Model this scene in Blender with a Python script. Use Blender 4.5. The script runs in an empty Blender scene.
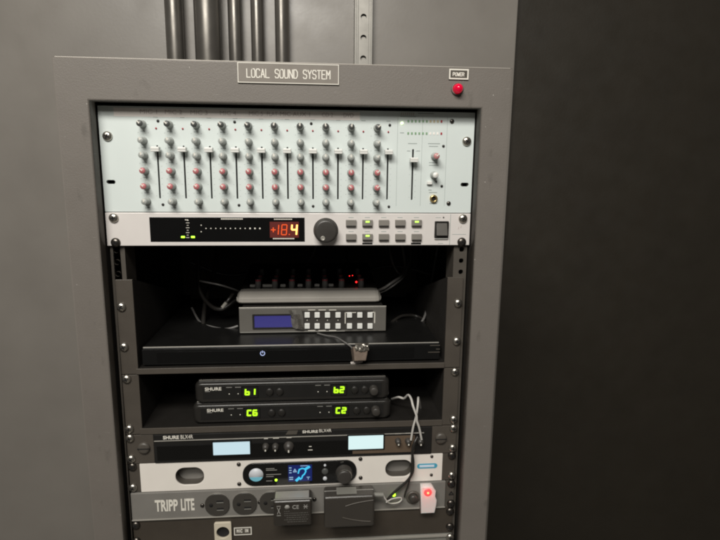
import bpy, bmesh, math, random
from mathutils import Vector, Matrix
random.seed(7)
scn = bpy.context.scene
COL = scn.collection
U = 0.04445                                     # one rack unit, metres

# ------------------------------------------------------------------ camera
F_PX, RX, RY, RZ = 548.37, 0.1846, -0.0869, 0.0101
CAM = Vector((0.02618, -0.73707, -0.07348))
Rw = Matrix.Rotation(RZ, 3, 'Z') @ Matrix.Rotation(RX, 3, 'X') @ Matrix.Rotation(RY, 3, 'Y')
Mw = Matrix(((1, 0, 0), (0, 0, -1), (0, 1, 0)))
W2C = Rw @ Mw                                   # world -> camera (x right, y down, z forward)
cd = bpy.data.cameras.new('camera'); cam = bpy.data.objects.new('camera', cd); COL.objects.link(cam)
cd.sensor_fit = 'HORIZONTAL'; cd.sensor_width = 36.0; cd.lens = 36.0 * F_PX / 720.0
cd.clip_start = 0.02; cd.clip_end = 50.0
rot = (Matrix.Diagonal((1, -1, -1)) @ W2C).transposed()
cam.matrix_world = Matrix.Translation(CAM) @ rot.to_4x4()
scn.camera = cam
# ------------------------------------------------------------------ world, lamps, exposure
wd = bpy.data.worlds.new('World'); scn.world = wd; wd.use_nodes = True
bg = wd.node_tree.nodes['Background']
bg.inputs['Color'].default_value = (1.0, 0.94, 0.86, 1); bg.inputs['Strength'].default_value = 0.06
def area_light(name, loc, target, sx, sy, watts, col):
    l = bpy.data.lights.new(name, 'AREA'); l.shape = 'RECTANGLE'; l.size = sx; l.size_y = sy
    l.energy = watts; l.color = col
    o = bpy.data.objects.new(name, l); COL.objects.link(o); o.location = loc
    o.rotation_euler = (Vector(target) - Vector(loc)).to_track_quat('-Z', 'Y').to_euler()
    return o
area_light('ceiling_light', (-0.35, -1.35, 1.15), (-0.1, -0.1, -0.1), 1.2, 0.35, 40, (1.0, 0.965, 0.895))
area_light('ceiling_light', (-0.5, -2.5, 1.4), (0.0, 0.0, -0.25), 1.2, 0.35, 24, (1.0, 0.96, 0.885))
scn.view_settings.view_transform = 'Standard'; scn.view_settings.look = 'None'
scn.view_settings.exposure = 0.0; scn.view_settings.gamma = 1.0
scn.view_settings.use_curve_mapping = False
scn.render.engine = 'CYCLES'
scn.cycles.filter_width = 2.0

# ------------------------------------------------------------------ pixel -> place
def ray(px, py):
    return W2C.transposed() @ Vector(((px - 360) / F_PX, (py - 270) / F_PX, 1.0))
def W(px, py, Y=0.0):                           # on the upright plane at depth Y
    d = ray(px, py); return CAM + d * ((Y - CAM.y) / d.y)
def WZ(px, py, Z):                              # on the level plane at height Z
    d = ray(px, py); return CAM + d * ((Z - CAM.z) / d.z)

# ------------------------------------------------------------------ materials
def lin(r, g, b):
    f = lambda c: (c / 255 / 12.92) if c / 255 <= 0.04045 else ((c / 255 + 0.055) / 1.055) ** 2.4
    return (f(r), f(g), f(b), 1)
def mat(name, col, rough=0.5, metal=0.0, bump=0.0, bscale=400.0, vary=0.06, vscale=25.0, spec=0.5, coat=0.0, smudge=0.12, aniso=None):
    m = bpy.data.materials.new(name); m.use_nodes = True
    nt = m.node_tree; n = nt.nodes; b = n['Principled BSDF']
    b.inputs['Roughness'].default_value = rough; b.inputs['Metallic'].default_value = metal
    b.inputs['Specular IOR Level'].default_value = spec; b.inputs['Coat Weight'].default_value = coat
    tc = n.new('ShaderNodeTexCoord')
    geo = n.new('ShaderNodeNewGeometry')
    nz = n.new('ShaderNodeTexNoise'); nz.inputs['Scale'].default_value = vscale; nz.inputs['Detail'].default_value = 6
    nt.links.new(geo.outputs['Position'], nz.inputs['Vector'])
    mr = n.new('ShaderNodeMapRange'); mr.inputs['From Min'].default_value = .3; mr.inputs['From Max'].default_value = .7
    mr.inputs['To Min'].default_value = 1 - vary; mr.inputs['To Max'].default_value = 1 + vary
    nt.links.new(nz.outputs['Fac'], mr.inputs['Value'])
    mx = n.new('ShaderNodeMix'); mx.data_type = 'RGBA'; mx.blend_type = 'MULTIPLY'; mx.inputs[0].default_value = 1
    mx.inputs[6].default_value = col
    nt.links.new(mr.outputs['Result'], mx.inputs[7]); nt.links.new(mx.outputs[2], b.inputs['Base Color'])
    nr = n.new('ShaderNodeTexNoise'); nr.inputs['Scale'].default_value = vscale * 2.3; nr.inputs['Detail'].default_value = 8
    nt.links.new(geo.outputs['Position'], nr.inputs['Vector'])
    rr = n.new('ShaderNodeMapRange'); rr.inputs['To Min'].default_value = max(0.02, rough - smudge); rr.inputs['To Max'].default_value = min(1, rough + smudge)
    nt.links.new(nr.outputs['Fac'], rr.inputs['Value']); nt.links.new(rr.outputs['Result'], b.inputs['Roughness'])
    if bump:
        nb = n.new('ShaderNodeTexNoise'); nb.inputs['Scale'].default_value = bscale; nb.inputs['Detail'].default_value = 4
        nt.links.new(geo.outputs['Position'], nb.inputs['Vector'])
        bp = n.new('ShaderNodeBump'); bp.inputs['Strength'].default_value = bump; bp.inputs['Distance'].default_value = 0.001
        nt.links.new(nb.outputs['Fac'], bp.inputs['Height']); nt.links.new(bp.outputs['Normal'], b.inputs['Normal'])
    return m
def glow(name, col, strength, base=(0.02, 0.02, 0.02, 1)):
    m = bpy.data.materials.new(name); m.use_nodes = True; b = m.node_tree.nodes['Principled BSDF']
    b.inputs['Base Color'].default_value = base; b.inputs['Emission Color'].default_value = col
    b.inputs['Emission Strength'].default_value = strength; b.inputs['Roughness'].default_value = 0.3
    return m
M = {}
M['frame'] = mat('grey_textured_paint', (0.152, 0.136, 0.121, 1), 0.5, bump=0.22, bscale=700, vary=0.035, vscale=18)
def worn(m, chip=(0.42, 0.40, 0.37, 1), scuff=0.35):
    # paint chips and drawn-out scuffs: wear with a shape of its own
    nt = m.node_tree; n = nt.nodes; b = n['Principled BSDF']; src = b.inputs['Base Color'].links[0].from_socket
    geo = n.new('ShaderNodeNewGeometry')
    def layer(scale, lo, hi, col, fac, stretch, src):
        mp = n.new('ShaderNodeMapping'); mp.inputs['Scale'].default_value = stretch; mp.inputs['Rotation'].default_value = (0, .35, 0)
        nt.links.new(geo.outputs['Position'], mp.inputs['Vector'])
        z = n.new('ShaderNodeTexNoise'); z.inputs['Scale'].default_value = scale; z.inputs['Detail'].default_value = 3
        nt.links.new(mp.outputs['Vector'], z.inputs['Vector'])
        k = n.new('ShaderNodeMapRange'); k.inputs['From Min'].default_value = lo; k.inputs['From Max'].default_value = hi; k.inputs['To Max'].default_value = fac
        nt.links.new(z.outputs['Fac'], k.inputs['Value'])
        x = n.new('ShaderNodeMix'); x.data_type = 'RGBA'; nt.links.new(k.outputs['Result'], x.inputs[0]); nt.links.new(src, x.inputs[6]); x.inputs[7].default_value = col
        return x.outputs[2]
    src = layer(150, .755, .775, chip, .9, (1, 1, 1), src)
    src = layer(40, .70, .78, chip, scuff, (1, 1, 9), src)
    src = layer(26, .66, .80, (.07, .062, .053, 1), .5, (2, 1, 1), src)
    nt.links.new(src, b.inputs['Base Color'])
worn(M['frame'])
M['inner'] = mat('inner_shade_paint', (0.022, 0.019, 0.016, 1), 0.6)  # dark base colour carries the shade inside the rack
M['rail'] = mat('rail_paint', (0.075, 0.066, 0.056, 1), 0.42, bump=.1, vary=.12)
M['bracket'] = mat('shelf_paint', (0.070, 0.060, 0.050, 1), 0.38, bump=.15, bscale=600, vary=.10)
M['wall'] = mat('wall_paint', (0.245, 0.225, 0.202, 1), 0.38, bump=.10, bscale=140, vary=.07, vscale=5, smudge=.2)
M['dark_wall'] = mat('dark_wall_paint', (0.030, 0.025, 0.018, 1), 0.5, bump=.2, bscale=160, vary=.08, vscale=9, smudge=.12)
M['floor'] = mat('floor_vinyl', (0.16, 0.15, 0.13, 1), 0.5)
M['pipe'] = mat('conduit_metal', (0.17, 0.158, 0.142, 1), 0.36, metal=0.6, vary=.12, vscale=14)
M['strut'] = mat('galvanised_strut', (0.34, 0.325, 0.295, 1), 0.42, metal=0.25, vary=.08)
M['mixer'] = mat('pale_green_grey_paint', (0.62, 0.675, 0.66, 1), 0.45, vary=.02, vscale=12)
M['mixline'] = mat('mixer_print', (0.30, 0.34, 0.33, 1), 0.6)
M['silver'] = mat('silver_faceplate', (0.74, 0.70, 0.675, 1), 0.38, metal=0.15, vary=.02)
M['white_plate'] = mat('white_enamel', (0.78, 0.735, 0.68, 1), 0.4, vary=.025)
M['knob'] = mat('grey_knob', (0.38, 0.40, 0.38, 1), 0.4)
M['knob_dark'] = mat('dark_knob_cap', (0.075, 0.078, 0.075, 1), 0.35)
M['knob_red'] = mat('red_knob_cap', (0.50, 0.17, 0.18, 1), 0.35)
M['knob_pink'] = mat('pink_knob_cap', (0.50, 0.22, 0.22, 1), 0.35)
M['white'] = mat('white_plastic', (0.74, 0.74, 0.71, 1), 0.38, vary=.02)
M['cream'] = mat('cream_print', (0.72, 0.69, 0.62, 1), 0.5, vary=.02)
M['tape'] = mat('paper_tape', (0.84, 0.79, 0.75, 1), 0.7, vary=.04, vscale=60)
M['ink'] = mat('faded_ink', (0.50, 0.44, 0.42, 1), 0.8)
M['black'] = mat('black_plastic', (0.012, 0.0115, 0.011, 1), 0.36, bump=.05, bscale=900)
M['satin'] = mat('satin_black_metal', (0.017, 0.0155, 0.014, 1), 0.36, bump=.08, bscale=900, vary=.1)
M['gloss'] = mat('gloss_black', (0.006, 0.006, 0.006, 1), 0.12, smudge=.08)
M['glassblk'] = mat('display_window', (0.004, 0.004, 0.004, 1), 0.14, smudge=.05)
M['player_top'] = mat('black_lacquer', (0.007, 0.0068, 0.0065, 1), 0.34, smudge=.1)
M['strip_dark'] = mat('dark_rocker', (0.085, 0.078, 0.07, 1), 0.35)
M['edge_highlight'] = mat('pale_edge_highlight', (0.42, 0.39, 0.35, 1), 0.35, metal=.2)  # pale colour for the drawn highlight along the frame top
M['rest'] = mat('rest_plastic', (0.34, 0.32, 0.29, 1), 0.4, vary=.06)
M['hole'] = mat('hole_black', (0.006, 0.005, 0.005, 1), 0.9)
M['grey_plastic'] = mat('grey_plastic', (0.115, 0.108, 0.096, 1), 0.42, vary=.06)
M['grey_button'] = mat('grey_button', (0.21, 0.195, 0.175, 1), 0.4)
M['jog'] = mat('jog_wheel', (0.042, 0.038, 0.034, 1), 0.42, vary=.1)
M['chrome'] = mat('screw_steel', (0.52, 0.49, 0.44, 1), 0.28, metal=0.95)
M['dkscrew'] = mat('dark_screw', (0.10, 0.09, 0.08, 1), 0.3, metal=0.9)
M['bright_edge'] = mat('pale_edge', (0.42, 0.40, 0.36, 1), 0.4, metal=.4)  # pale metal; also draws the edge highlight on the player
M['strip'] = mat('power_strip_paint', (0.19, 0.18, 0.165, 1), 0.42, bump=.1, vary=.08)
M['outlet'] = mat('outlet_plastic', (0.045, 0.041, 0.036, 1), 0.35)
M['adapter'] = mat('adapter_plastic', (0.030, 0.026, 0.022, 1), 0.30, bump=.05, bscale=700)
M['adapter_b'] = mat('adapter_plastic_grey', (0.042, 0.037, 0.032, 1), 0.30, bump=.05, bscale=700)
M['greyprint'] = mat('grey_print', (0.30, 0.29, 0.27, 1), 0.6)
M['blank'] = mat('blank_panel_paint', (0.048, 0.039, 0.030, 1), 0.5, bump=.1, vary=.1)
M['lower'] = mat('lower_panel_paint', (0.20, 0.195, 0.175, 1), 0.4, vary=.05)
M['foil'] = mat('silver_tape', (0.50, 0.47, 0.42, 1), 0.25, metal=.75, bump=.6, bscale=300, vary=.25, vscale=120)
M['tan'] = mat('tan_tape', (0.20, 0.155, 0.125, 1), 0.38, bump=.4, bscale=350, vary=.2, vscale=80)
M['gold'] = mat('brass', (0.62, 0.47, 0.22, 1), 0.3, metal=.9)
M['beige'] = mat('beige_plate', (0.60, 0.54, 0.43, 1), 0.5, vary=.04)
M['cable'] = mat('black_cable', (0.02, 0.018, 0.016, 1), 0.4)
M['cable_grey'] = mat('grey_cable', (0.13, 0.125, 0.12, 1), 0.4)
M['cable_pale'] = mat('pale_tie', (0.50, 0.48, 0.45, 1), 0.4)
M['blue'] = mat('blue_sticker', (0.06, 0.36, 0.52, 1), 0.4)
M['paleblue'] = mat('pale_blue_print', (0.62, 0.73, 0.85, 1), 0.4)
M['badge'] = mat('badge_grey', (0.58, 0.60, 0.64, 1), 0.4)
M['badge_blue'] = mat('badge_blue', (0.20, 0.55, 0.70, 1), 0.4)
M['brown_gloss'] = mat('brown_reflective', (0.115, 0.082, 0.057, 1), 0.28)
M['led_green_off'] = mat('green_led_off', (0.22, 0.36, 0.22, 1), 0.35)
M['led_yel_off'] = mat('yellow_led_off', (0.52, 0.46, 0.30, 1), 0.35)
M['led_red_off'] = mat('red_led_off', (0.36, 0.045, 0.06, 1), 0.3)
M['redlens'] = mat('red_lens', (0.45, 0.005, 0.03, 1), 0.12, spec=.8)
M['e_green'] = glow('green_led', (0.42, 1.0, 0.03, 1), 3.0)
M['e_green_b'] = glow('green_led_bright', (0.55, 1.0, 0.12, 1), 1.6)
M['e_green_w'] = glow('green_led_pale', (0.75, 1.0, 0.5, 1), 2.2)
M['e_seg'] = glow('green_segment', (0.50, 1.0, 0.01, 1), 1.3)
M['e_red'] = glow('red_led', (1.0, 0.02, 0.02, 1), 2.5)
M['e_red_lamp'] = glow('red_lamp', (1.0, 0.01, 0.05, 1), 0.28, (0.5, 0.0, 0.03, 1))
M['e_red_lamp'].node_tree.nodes['Principled BSDF'].inputs['Roughness'].default_value = .12
M['e_seg_hot'] = glow('orange_segment', (1.0, 0.40, 0.09, 1), 4.0)
M['e_seg_dim'] = glow('dim_red_segment', (1.0, 0.10, 0.01, 1), 1.0)
M['e_seg_low'] = glow('faint_red_segment', (1.0, 0.05, 0.01, 1), 0.42)
M['e_redglow'] = glow('red_digit_halo', (1.0, 0.03, 0.0, 1), 0.10)
M['e_lcd'] = glow('white_lcd', (0.62, 0.84, 0.93, 1), 0.80, (0.1, 0.1, 0.1, 1))
M['e_lcd2'] = glow('white_lcd_right', (0.72, 0.95, 0.95, 1), 0.88, (0.1, 0.1, 0.1, 1))
M['e_blue'] = glow('blue_lcd', (0.045, 0.04, 0.26, 1), 0.55, (0.02, 0.02, 0.05, 1))
M['e_navy'] = glow('navy_lcd', (0.0, 0.015, 0.16, 1), 0.55, (0.01, 0.01, 0.03, 1))
M['e_cyan'] = glow('cyan_icon', (0.05, 0.60, 0.95, 1), 0.95)
M['e_cyanw'] = glow('pale_icon', (0.45, 0.70, 1.0, 1), 0.6)
M['e_power'] = glow('power_icon', (0.55, 0.65, 1.0, 1), 0.9)
M['e_switch'] = glow('red_neon', (1.0, 0.22, 0.08, 1), 4.0)
# milky switch cover: subsurface plastic, its red glow drawn on the front
def milky():
    m = bpy.data.materials.new('milky_switch_cover'); m.use_nodes = True; b = m.node_tree.nodes['Principled BSDF']
    b.inputs['Base Color'].default_value = (0.78, 0.68, 0.66, 1); b.inputs['Roughness'].default_value = .35
    b.inputs['Subsurface Weight'].default_value = 0.6; b.inputs['Subsurface Radius'].default_value = (0.006, 0.003, 0.003)
    b.inputs['Subsurface Scale'].default_value = 1.0
    return m
M['milky'] = milky()

# ------------------------------------------------------------------ builders
class B:
    def __init__(s): s.bm = bmesh.new()
    def _new(s, fn):
        a = bmesh.new(); fn(a); me = bpy.data.meshes.new('t'); a.to_mesh(me); a.free(); s.bm.from_mesh(me); bpy.data.meshes.remove(me)
    def box(s, x0, x1, y0, y1, z0, z1, bev=0.0, seg=2, mi=0):
        def fn(a):
            bmesh.ops.create_cube(a, size=1)
            for v in a.verts:
                v.co = Vector(((x0 + x1) / 2 + v.co.x * (x1 - x0), (y0 + y1) / 2 + v.co.y * (y1 - y0), (z0 + z1) / 2 + v.co.z * (z1 - z0)))
            if bev: bmesh.ops.bevel(a, geom=a.edges[:], offset=bev, segments=seg, affect='EDGES', profile=.5)
            for f in a.faces: f.material_index = mi
        s._new(fn); return s
    def lathe(s, prof, n=20, c=(0, 0, 0), axis='Y', mi=0):     # prof: (radius, distance along axis)
        def fn(a):
            rings = []
            for r, h in prof:
                if r < 1e-7:
                    rings.append([a.verts.new((0, h, 0))])
                else:
                    rings.append([a.verts.new((r * math.cos(2 * math.pi * k / n), h, r * math.sin(2 * math.pi * k / n))) for k in range(n)])
            for p, q in zip(rings, rings[1:]):
                for k in range(n):
                    k2 = (k + 1) % n
                    if len(p) == 1 and len(q) == 1: continue
                    if len(p) == 1: f = a.faces.new((p[0], q[k], q[k2]))
                    elif len(q) == 1: f = a.faces.new((p[k], q[0], p[k2]))
                    else: f = a.faces.new((p[k], q[k], q[k2], p[k2]))
                    f.material_index = mi; f.smooth = True
            if axis == 'Z':
                for v in a.verts: v.co = Vector((v.co.x, -v.co.z, v.co.y))
            for v in a.verts: v.co += Vector(c)
            bmesh.ops.recalc_face_normals(a, faces=a.faces[:])
        s._new(fn); return s
    def hexa(s, pts, mi=0, bev=0.0):                               # 8 corners: 4 bottom loop, 4 top loop
        def fn(a):
            v = [a.verts.new(p) for p in pts]
            for f in ((0, 1, 2, 3), (4, 5, 6, 7), (0, 1, 5, 4), (1, 2, 6, 5), (2, 3, 7, 6), (3, 0, 4, 7)):
                a.faces.new([v[i] for i in f]).material_index = mi
            bmesh.ops.recalc_face_normals(a, faces=a.faces[:])
            if bev: bmesh.ops.bevel(a, geom=a.edges[:], offset=bev, segments=2, affect='EDGES', profile=.5)
        s._new(fn); return s
    def mesh(s, name, mats):
        me = bpy.data.meshes.new(name); s.bm.to_mesh(me); s.bm.free()
        for m in (mats if isinstance(mats, (list, tuple)) else [mats]): me.materials.append(M[m] if isinstance(m, str) else m)
        return me
    def obj(s, name, mats, parent=None, smooth=False):
        me = s.mesh(name, mats)
        if smooth:
            for p in me.polygons: p.use_smooth = True
        return link(name, me, parent)
def link(name, me, parent=None, loc=None):
    o = bpy.data.objects.new(name, me); COL.objects.link(o)
    if loc is not None: o.location = loc
    if parent is not None:
        o.parent = parent
        o.location = Vector(o.location) - abs_loc(parent)
    return o
def abs_loc(o):
    v = Vector((0, 0, 0))
    while o is not None: v += Vector(o.location); o = o.parent
    return v
def thing(name, label, cat, loc=(0, 0, 0), group=None):
    o = bpy.data.objects.new(name, None); COL.objects.link(o); o.location = loc
    o.empty_display_size = 0.01
    return tag(o, label, cat, group)
def tag(o, label, cat, group=None):
    o['label'] = label; o['category'] = cat
    if group: o['group'] = group
    return o
def struct(o): o['kind'] = 'structure'; return o
def curve_mesh(cu, name, mats, xf=None):
    ob = bpy.data.objects.new('tmp', cu); COL.objects.link(ob)
    dg = bpy.context.evaluated_depsgraph_get(); dg.update()
    me = bpy.data.meshes.new_from_object(ob.evaluated_get(dg)); me.name = name
    bpy.data.objects.remove(ob); bpy.data.curves.remove(cu)
    if xf:
        for v in me.vertices: v.co = xf(v.co)
    me.materials.clear()
    for m in (mats if isinstance(mats, (list, tuple)) else [mats]): me.materials.append(M[m])
    for p in me.polygons: p.material_index = 0
    return me
def plate(name, outline, holes, y_front, th, m, parent=None, bev=0.0):  # flat plate with real openings, in the XZ plane
    cu = bpy.data.curves.new('c', 'CURVE'); cu.dimensions = '2D'; cu.fill_mode = 'BOTH'
    cu.extrude = th / 2 - bev; cu.bevel_depth = bev; cu.bevel_resolution = 1
    for pts in [outline] + list(holes):
        sp = cu.splines.new('POLY'); sp.points.add(len(pts) - 1); sp.use_cyclic_u = True
        for p, (x, z) in zip(sp.points, pts): p.co = (x, z, 0, 1)
    me = curve_mesh(cu, name, m, lambda v: Vector((v.x, y_front + th / 2 - v.z, v.y)))
    return link(name, me, parent)
def rrect(cx, cz, w, h, r=0.0, n=5):
    if r <= 0: return [(cx - w / 2, cz - h / 2), (cx + w / 2, cz - h / 2), (cx + w / 2, cz + h / 2), (cx - w / 2, cz + h / 2)]
    o = []
    for sx, sz, a0 in ((1, -1, -90), (1, 1, 0), (-1, 1, 90), (-1, -1, 180)):
        for k in range(n + 1):
            a = math.radians(a0 + 90 * k / n)
            o.append((cx + sx * (w / 2 - r) + r * math.cos(a), cz + sz * (h / 2 - r) + r * math.sin(a)))
    return o
def circ(cx, cz, r, n=14): return [(cx + r * math.cos(2 * math.pi * k / n), cz + r * math.sin(2 * math.pi * k / n)) for k in range(n)]
def ctext(name, s, cx, cz, y, w, h, m, parent=None, th=0.0003, shear=0.0, bold=0.0):
    cu = bpy.data.curves.new('f', 'FONT'); cu.body = s; cu.align_x = 'CENTER'; cu.size = 1; cu.shear = shear; cu.offset = bold
    cu.resolution_u = 3; cu.extrude = 0.05
    me = curve_mesh(cu, name, m)
    xs = [v.co.x for v in me.vertices]; ys = [v.co.y for v in me.vertices]; zs = [v.co.z for v in me.vertices]
    sx = w / (max(xs) - min(xs)); sy = h / (max(ys) - min(ys)); sz = th / (max(zs) - min(zs))
    mx = (max(xs) + min(xs)) / 2; my = (max(ys) + min(ys)) / 2
    for v in me.vertices: v.co = Vector((cx + (v.co.x - mx) * sx, y - (v.co.z - min(zs)) * sz, cz + (v.co.y - my) * sy))
    return link(name, me, parent)
def ptext(name, s, px0, px1, py0, py1, y, m, parent=None, **k):      # text filling a pixel box on the plane at depth y
    a = W(px0, (py0 + py1) / 2, y); b = W(px1, (py0 + py1) / 2, y); c = W((px0 + px1) / 2, py0, y); d = W((px0 + px1) / 2, py1, y)
    return ctext(name, s, (a.x + b.x) / 2, (c.z + d.z) / 2, y, b.x - a.x, c.z - d.z, m, parent, **k)
def tube(name, pts, r, m, parent=None, res=6):
    cu = bpy.data.curves.new('t', 'CURVE'); cu.dimensions = '3D'; cu.bevel_depth = r; cu.bevel_resolution = 3; cu.use_fill_caps = True
    # Catmull-Rom samples
    P = [Vector(p) for p in pts]; Q = []
    for i in range(len(P) - 1):
        p0 = P[max(i - 1, 0)]; p1 = P[i]; p2 = P[i + 1]; p3 = P[min(i + 2, len(P) - 1)]
        for k in range(res):
            t = k / res
            Q.append(0.5 * ((2 * p1) + (p2 - p0) * t + (2 * p0 - 5 * p1 + 4 * p2 - p3) * t * t + (3 * p1 - p0 - 3 * p2 + p3) * t ** 3))
    Q.append(P[-1])
    sp = cu.splines.new('POLY'); sp.points.add(len(Q) - 1)
    for a, b in zip(sp.points, Q): a.co = (*b, 1)
    me = curve_mesh(cu, name, m)
    for p in me.polygons: p.use_smooth = True
    return link(name, me, parent)
def strokes(lines, w, y, th=0.0003):                               # flat strokes in the XZ plane, as one builder
    b = B()
    for si, (x0, z0, x1, z1) in enumerate(lines):
        d = Vector((x1 - x0, 0, z1 - z0)); L = d.length; d.normalize(); nrm = Vector((-d.z, 0, d.x)) * (w / 2)
        a = Vector((x0, y, z0)) - d * w * .3; c = Vector((x1, y, z1)) + d * w * .3; o = Vector((0, -th - (si % 7) * 2.5e-5, 0))
        b.hexa([a + nrm, c + nrm, c - nrm, a - nrm, a + nrm + o, c + nrm + o, c - nrm + o, a - nrm + o])
    return b
SEG = {'0': 'abcdef', '1': 'bc', '2': 'abged', '3': 'abgcd', '4': 'fgbc', '5': 'afgcd', '6': 'afgedc', '8': 'abcdefg', 'b': 'fgedc', 'C': 'afed', '+': ''}
def seg_lines(ch, cx, cz, w, h, slant=0.08):
    P = {'a': (-1, 1, 1, 1), 'b': (1, 1, 1, 0), 'c': (1, 0, 1, -1), 'd': (-1, -1, 1, -1), 'e': (-1, -1, -1, 0), 'f': (-1, 0, -1, 1), 'g': (-1, 0, 1, 0)}
    out = []
    for s in SEG[ch]:
        x0, z0, x1, z1 = P[s]
        q = .82
        mx, mz = (x0 + x1) / 2, (z0 + z1) / 2
        x0, x1 = mx + (x0 - mx) * q, mx + (x1 - mx) * q; z0, z1 = mz + (z0 - mz) * q, mz + (z1 - mz) * q
        out.append((cx + x0 * w / 2 + z0 * h / 2 * slant, cz + z0 * h / 2, cx + x1 * w / 2 + z1 * h / 2 * slant, cz + z1 * h / 2))
    return out

# shared screw: washer, domed head and cross recess
def screw_mesh(name, r, m0):
    b = B()
    b.lathe([(0, 0), (r * 1.0, 0), (r * 1.0, -r * .16), (r * .93, -r * .36), (r * .72, -r * .56), (r * .4, -r * .68), (0, -r * .72)], 20)
    for a, c in ((.50, .13), (.13, .50)): b.box(-r * a, r * a, -r * .745, -r * .5, -r * c, r * c, mi=1)
    return b.mesh(name, [m0, 'hole'])
SCREW = screw_mesh('screw', 0.0062, 'chrome'); SCREW_DK = screw_mesh('screw', 0.0062, 'dkscrew')
SMALL = screw_mesh('screw', 0.0030, 'dkscrew'); SMALLBLK = screw_mesh('screw', 0.0026, 'satin')
def screw(parent, p, me=SCREW, y=None, name='screw', spin=0.0):
    o = link(name, me, parent, Vector((p.x, p.y if y is None else y, p.z)))
    o.rotation_euler = (0, spin or random.uniform(-.6, .6), 0); return o

# ================================================================== THE SETTING
WALL_Y = 0.76
edge = W(518.6, 0, WALL_Y).x
struct(B().box(-1.9, edge, WALL_Y, WALL_Y + 0.10, -1.40, 1.9, .003).obj('wall_back', 'wall'))
struct(B().box(edge + .0005, 2.6, WALL_Y + 0.03, WALL_Y + .13, -1.40, 1.9).obj('wall_recess', 'dark_wall'))
struct(B().box(-2.2, 2.8, -2.6, WALL_Y + .6, -1.45, -1.40).obj('floor', 'floor'))

# conduits on the wall
def conduit(px0, px1, label, y=None):
    r = abs(W(px1, 30, WALL_Y - .05).x - W(px0, 30, WALL_Y - .05).x) / 2
    cx = W((px0 + px1) / 2, 30, WALL_Y - .05).x
    t = thing('conduit', label, 'pipe', (cx, WALL_Y - r - .012, -1.40), 'conduits on the wall')
    b = B().lathe([(0, 0), (r, 0), (r, 3.3), (0, 3.3)], 40, axis='Z')
    me = b.mesh('pipe', 'pipe')
    link('pipe', me, t, Vector((cx, WALL_Y - r - .012, -1.40)))
    for z in (0.62, -0.6):       # wall clamp
        k = B(); k.box(cx - r - .02, cx + r + .02, WALL_Y - .012, WALL_Y - .001, z, z + .03, .001)
        k.lathe([(r + .0005, z), (r + .003, z), (r + .003, z + .03), (r + .0005, z + .03), (r + .0005, z)], 32, c=(cx, WALL_Y - r - .012, 0), axis='Z')
        k.obj('clamp', 'strut', t)
conduit(194, 220, 'thick grey metal conduit running up the wall behind the rack')
conduit(227, 240.6, 'thin metal conduit standing between the thickest conduit and another thin one')
conduit(250, 262.8, 'thin metal conduit between two other thin conduits on the wall')
conduit(274.5, 288.6, 'thin metal conduit behind the engraved sign, beside bare wall')
conduit(164, 182, 'medium-width metal conduit next to the thickest conduit, away from the thin ones')

# perforated strut channel
t = thing('strut_channel', 'perforated grey metal strut channel with round holes on the wall', 'strut', (W(363, 30, WALL_Y - .03).x, WALL_Y, -0.2))
sx0 = W(355.5, 30, WALL_Y - .03).x; sx1 = W(371.5, 30, WALL_Y - .03).x; sc = (sx0 + sx1) / 2; sw = sx1 - sx0
zs = [W(362.7, 15.2, WALL_Y - .03).z + 0.0497 * k for k in range(-8, 20)]
plate('web', rrect(sc, (zs[0] + zs[-1]) / 2, sw * .64, zs[-1] - zs[0] + .05), [rrect(sc, z - .004, .0150, .0150, .0072, 5) for z in zs], WALL_Y - .0310, .0025, 'strut', t)
B().box(sc - sw * .33, sc + sw * .33, WALL_Y - .0220, WALL_Y - .001, zs[0] - .025, zs[-1] + .025).obj('channel_back', 'strut', t)
for s in (-1, 1):
    B().box(sc + s * sw * .40 - .003, sc + s * sw * .40 + .003, WALL_Y - .0295, WALL_Y - .001, zs[0] - .025, zs[-1] + .025, .0008).obj('flange', 'strut', t)
    B().box(sc + s * sw * .5 - .0022, sc + s * sw * .5 + .0022, WALL_Y - .0335, WALL_Y - .001, zs[0] - .025, zs[-1] + .025, .0008).obj('lip', 'strut', t)

# ================================================================== RACK
FY = -0.022                                       # face of the front frame
xi = W(482.5, 112, FY).x; xo = W(511.6, 72, FY).x
ztop = (W(180, 61.3, FY).z + W(508, 69.3, FY).z) / 2
zrail = (W(190, 101.5, FY).z + W(470, 105.5, FY).z) / 2
ZB = -1.395
rack = thing('equipment_rack', 'grey textured steel equipment rack holding the sound gear', 'rack', (0, 0.2, ZB))
plate('front_frame', rrect(0, (ZB + ztop) / 2, 2 * xo, ztop - ZB), [rrect(0, (ZB + .04 + zrail) / 2, 2 * xi, zrail - ZB - .04)], FY, .020, 'frame', rack, bev=.0018)
for s in (-1, 1):
    a, b_ = sorted((s * xi, s * xo))
    a, b_ = sorted((s * (xi - .0012), s * (xi + .002)))
    B().box(a, b_, FY + .004, 0.03, ZB, zrail - .003, .0005).obj('frame_return', 'inner', rack)  # return coloured dark for the shade inside the frame edge
    a, b_ = sorted((s * (xo - .016), s * (xo - .004)))
    B().box(a, b_, FY + .0205, 0.50, ZB, ztop - .003, .001).obj('side_panel', 'inner', rack)
B().box(-xi, xi, FY + .004, 0.03, zrail + .0012, zrail + .004, .0005).obj('frame_return', 'inner', rack)  # shade under the top rail put into the colour
B().box(-xo + .017, xo - .017, FY + .0206, .50, ztop - .012, ztop - .003).obj('top_panel', 'inner', rack)
B().box(-xo + .017, xo - .017, .492, .50, ZB, ztop - .013).obj('back_panel', 'inner', rack)
B().box(-xo + .001, xo - .001, FY + .0008, FY + .0185, ztop + .0002, ztop + .0021, .0006).obj('top_highlight', 'edge_highlight', rack)  # added strip, painted pale as the highlight on the frame's top edge
hz = []
for u in range(0, 17):
    for off in (0.00635, 0.02223, 0.0381): hz.append(-u * U - off)
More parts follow.
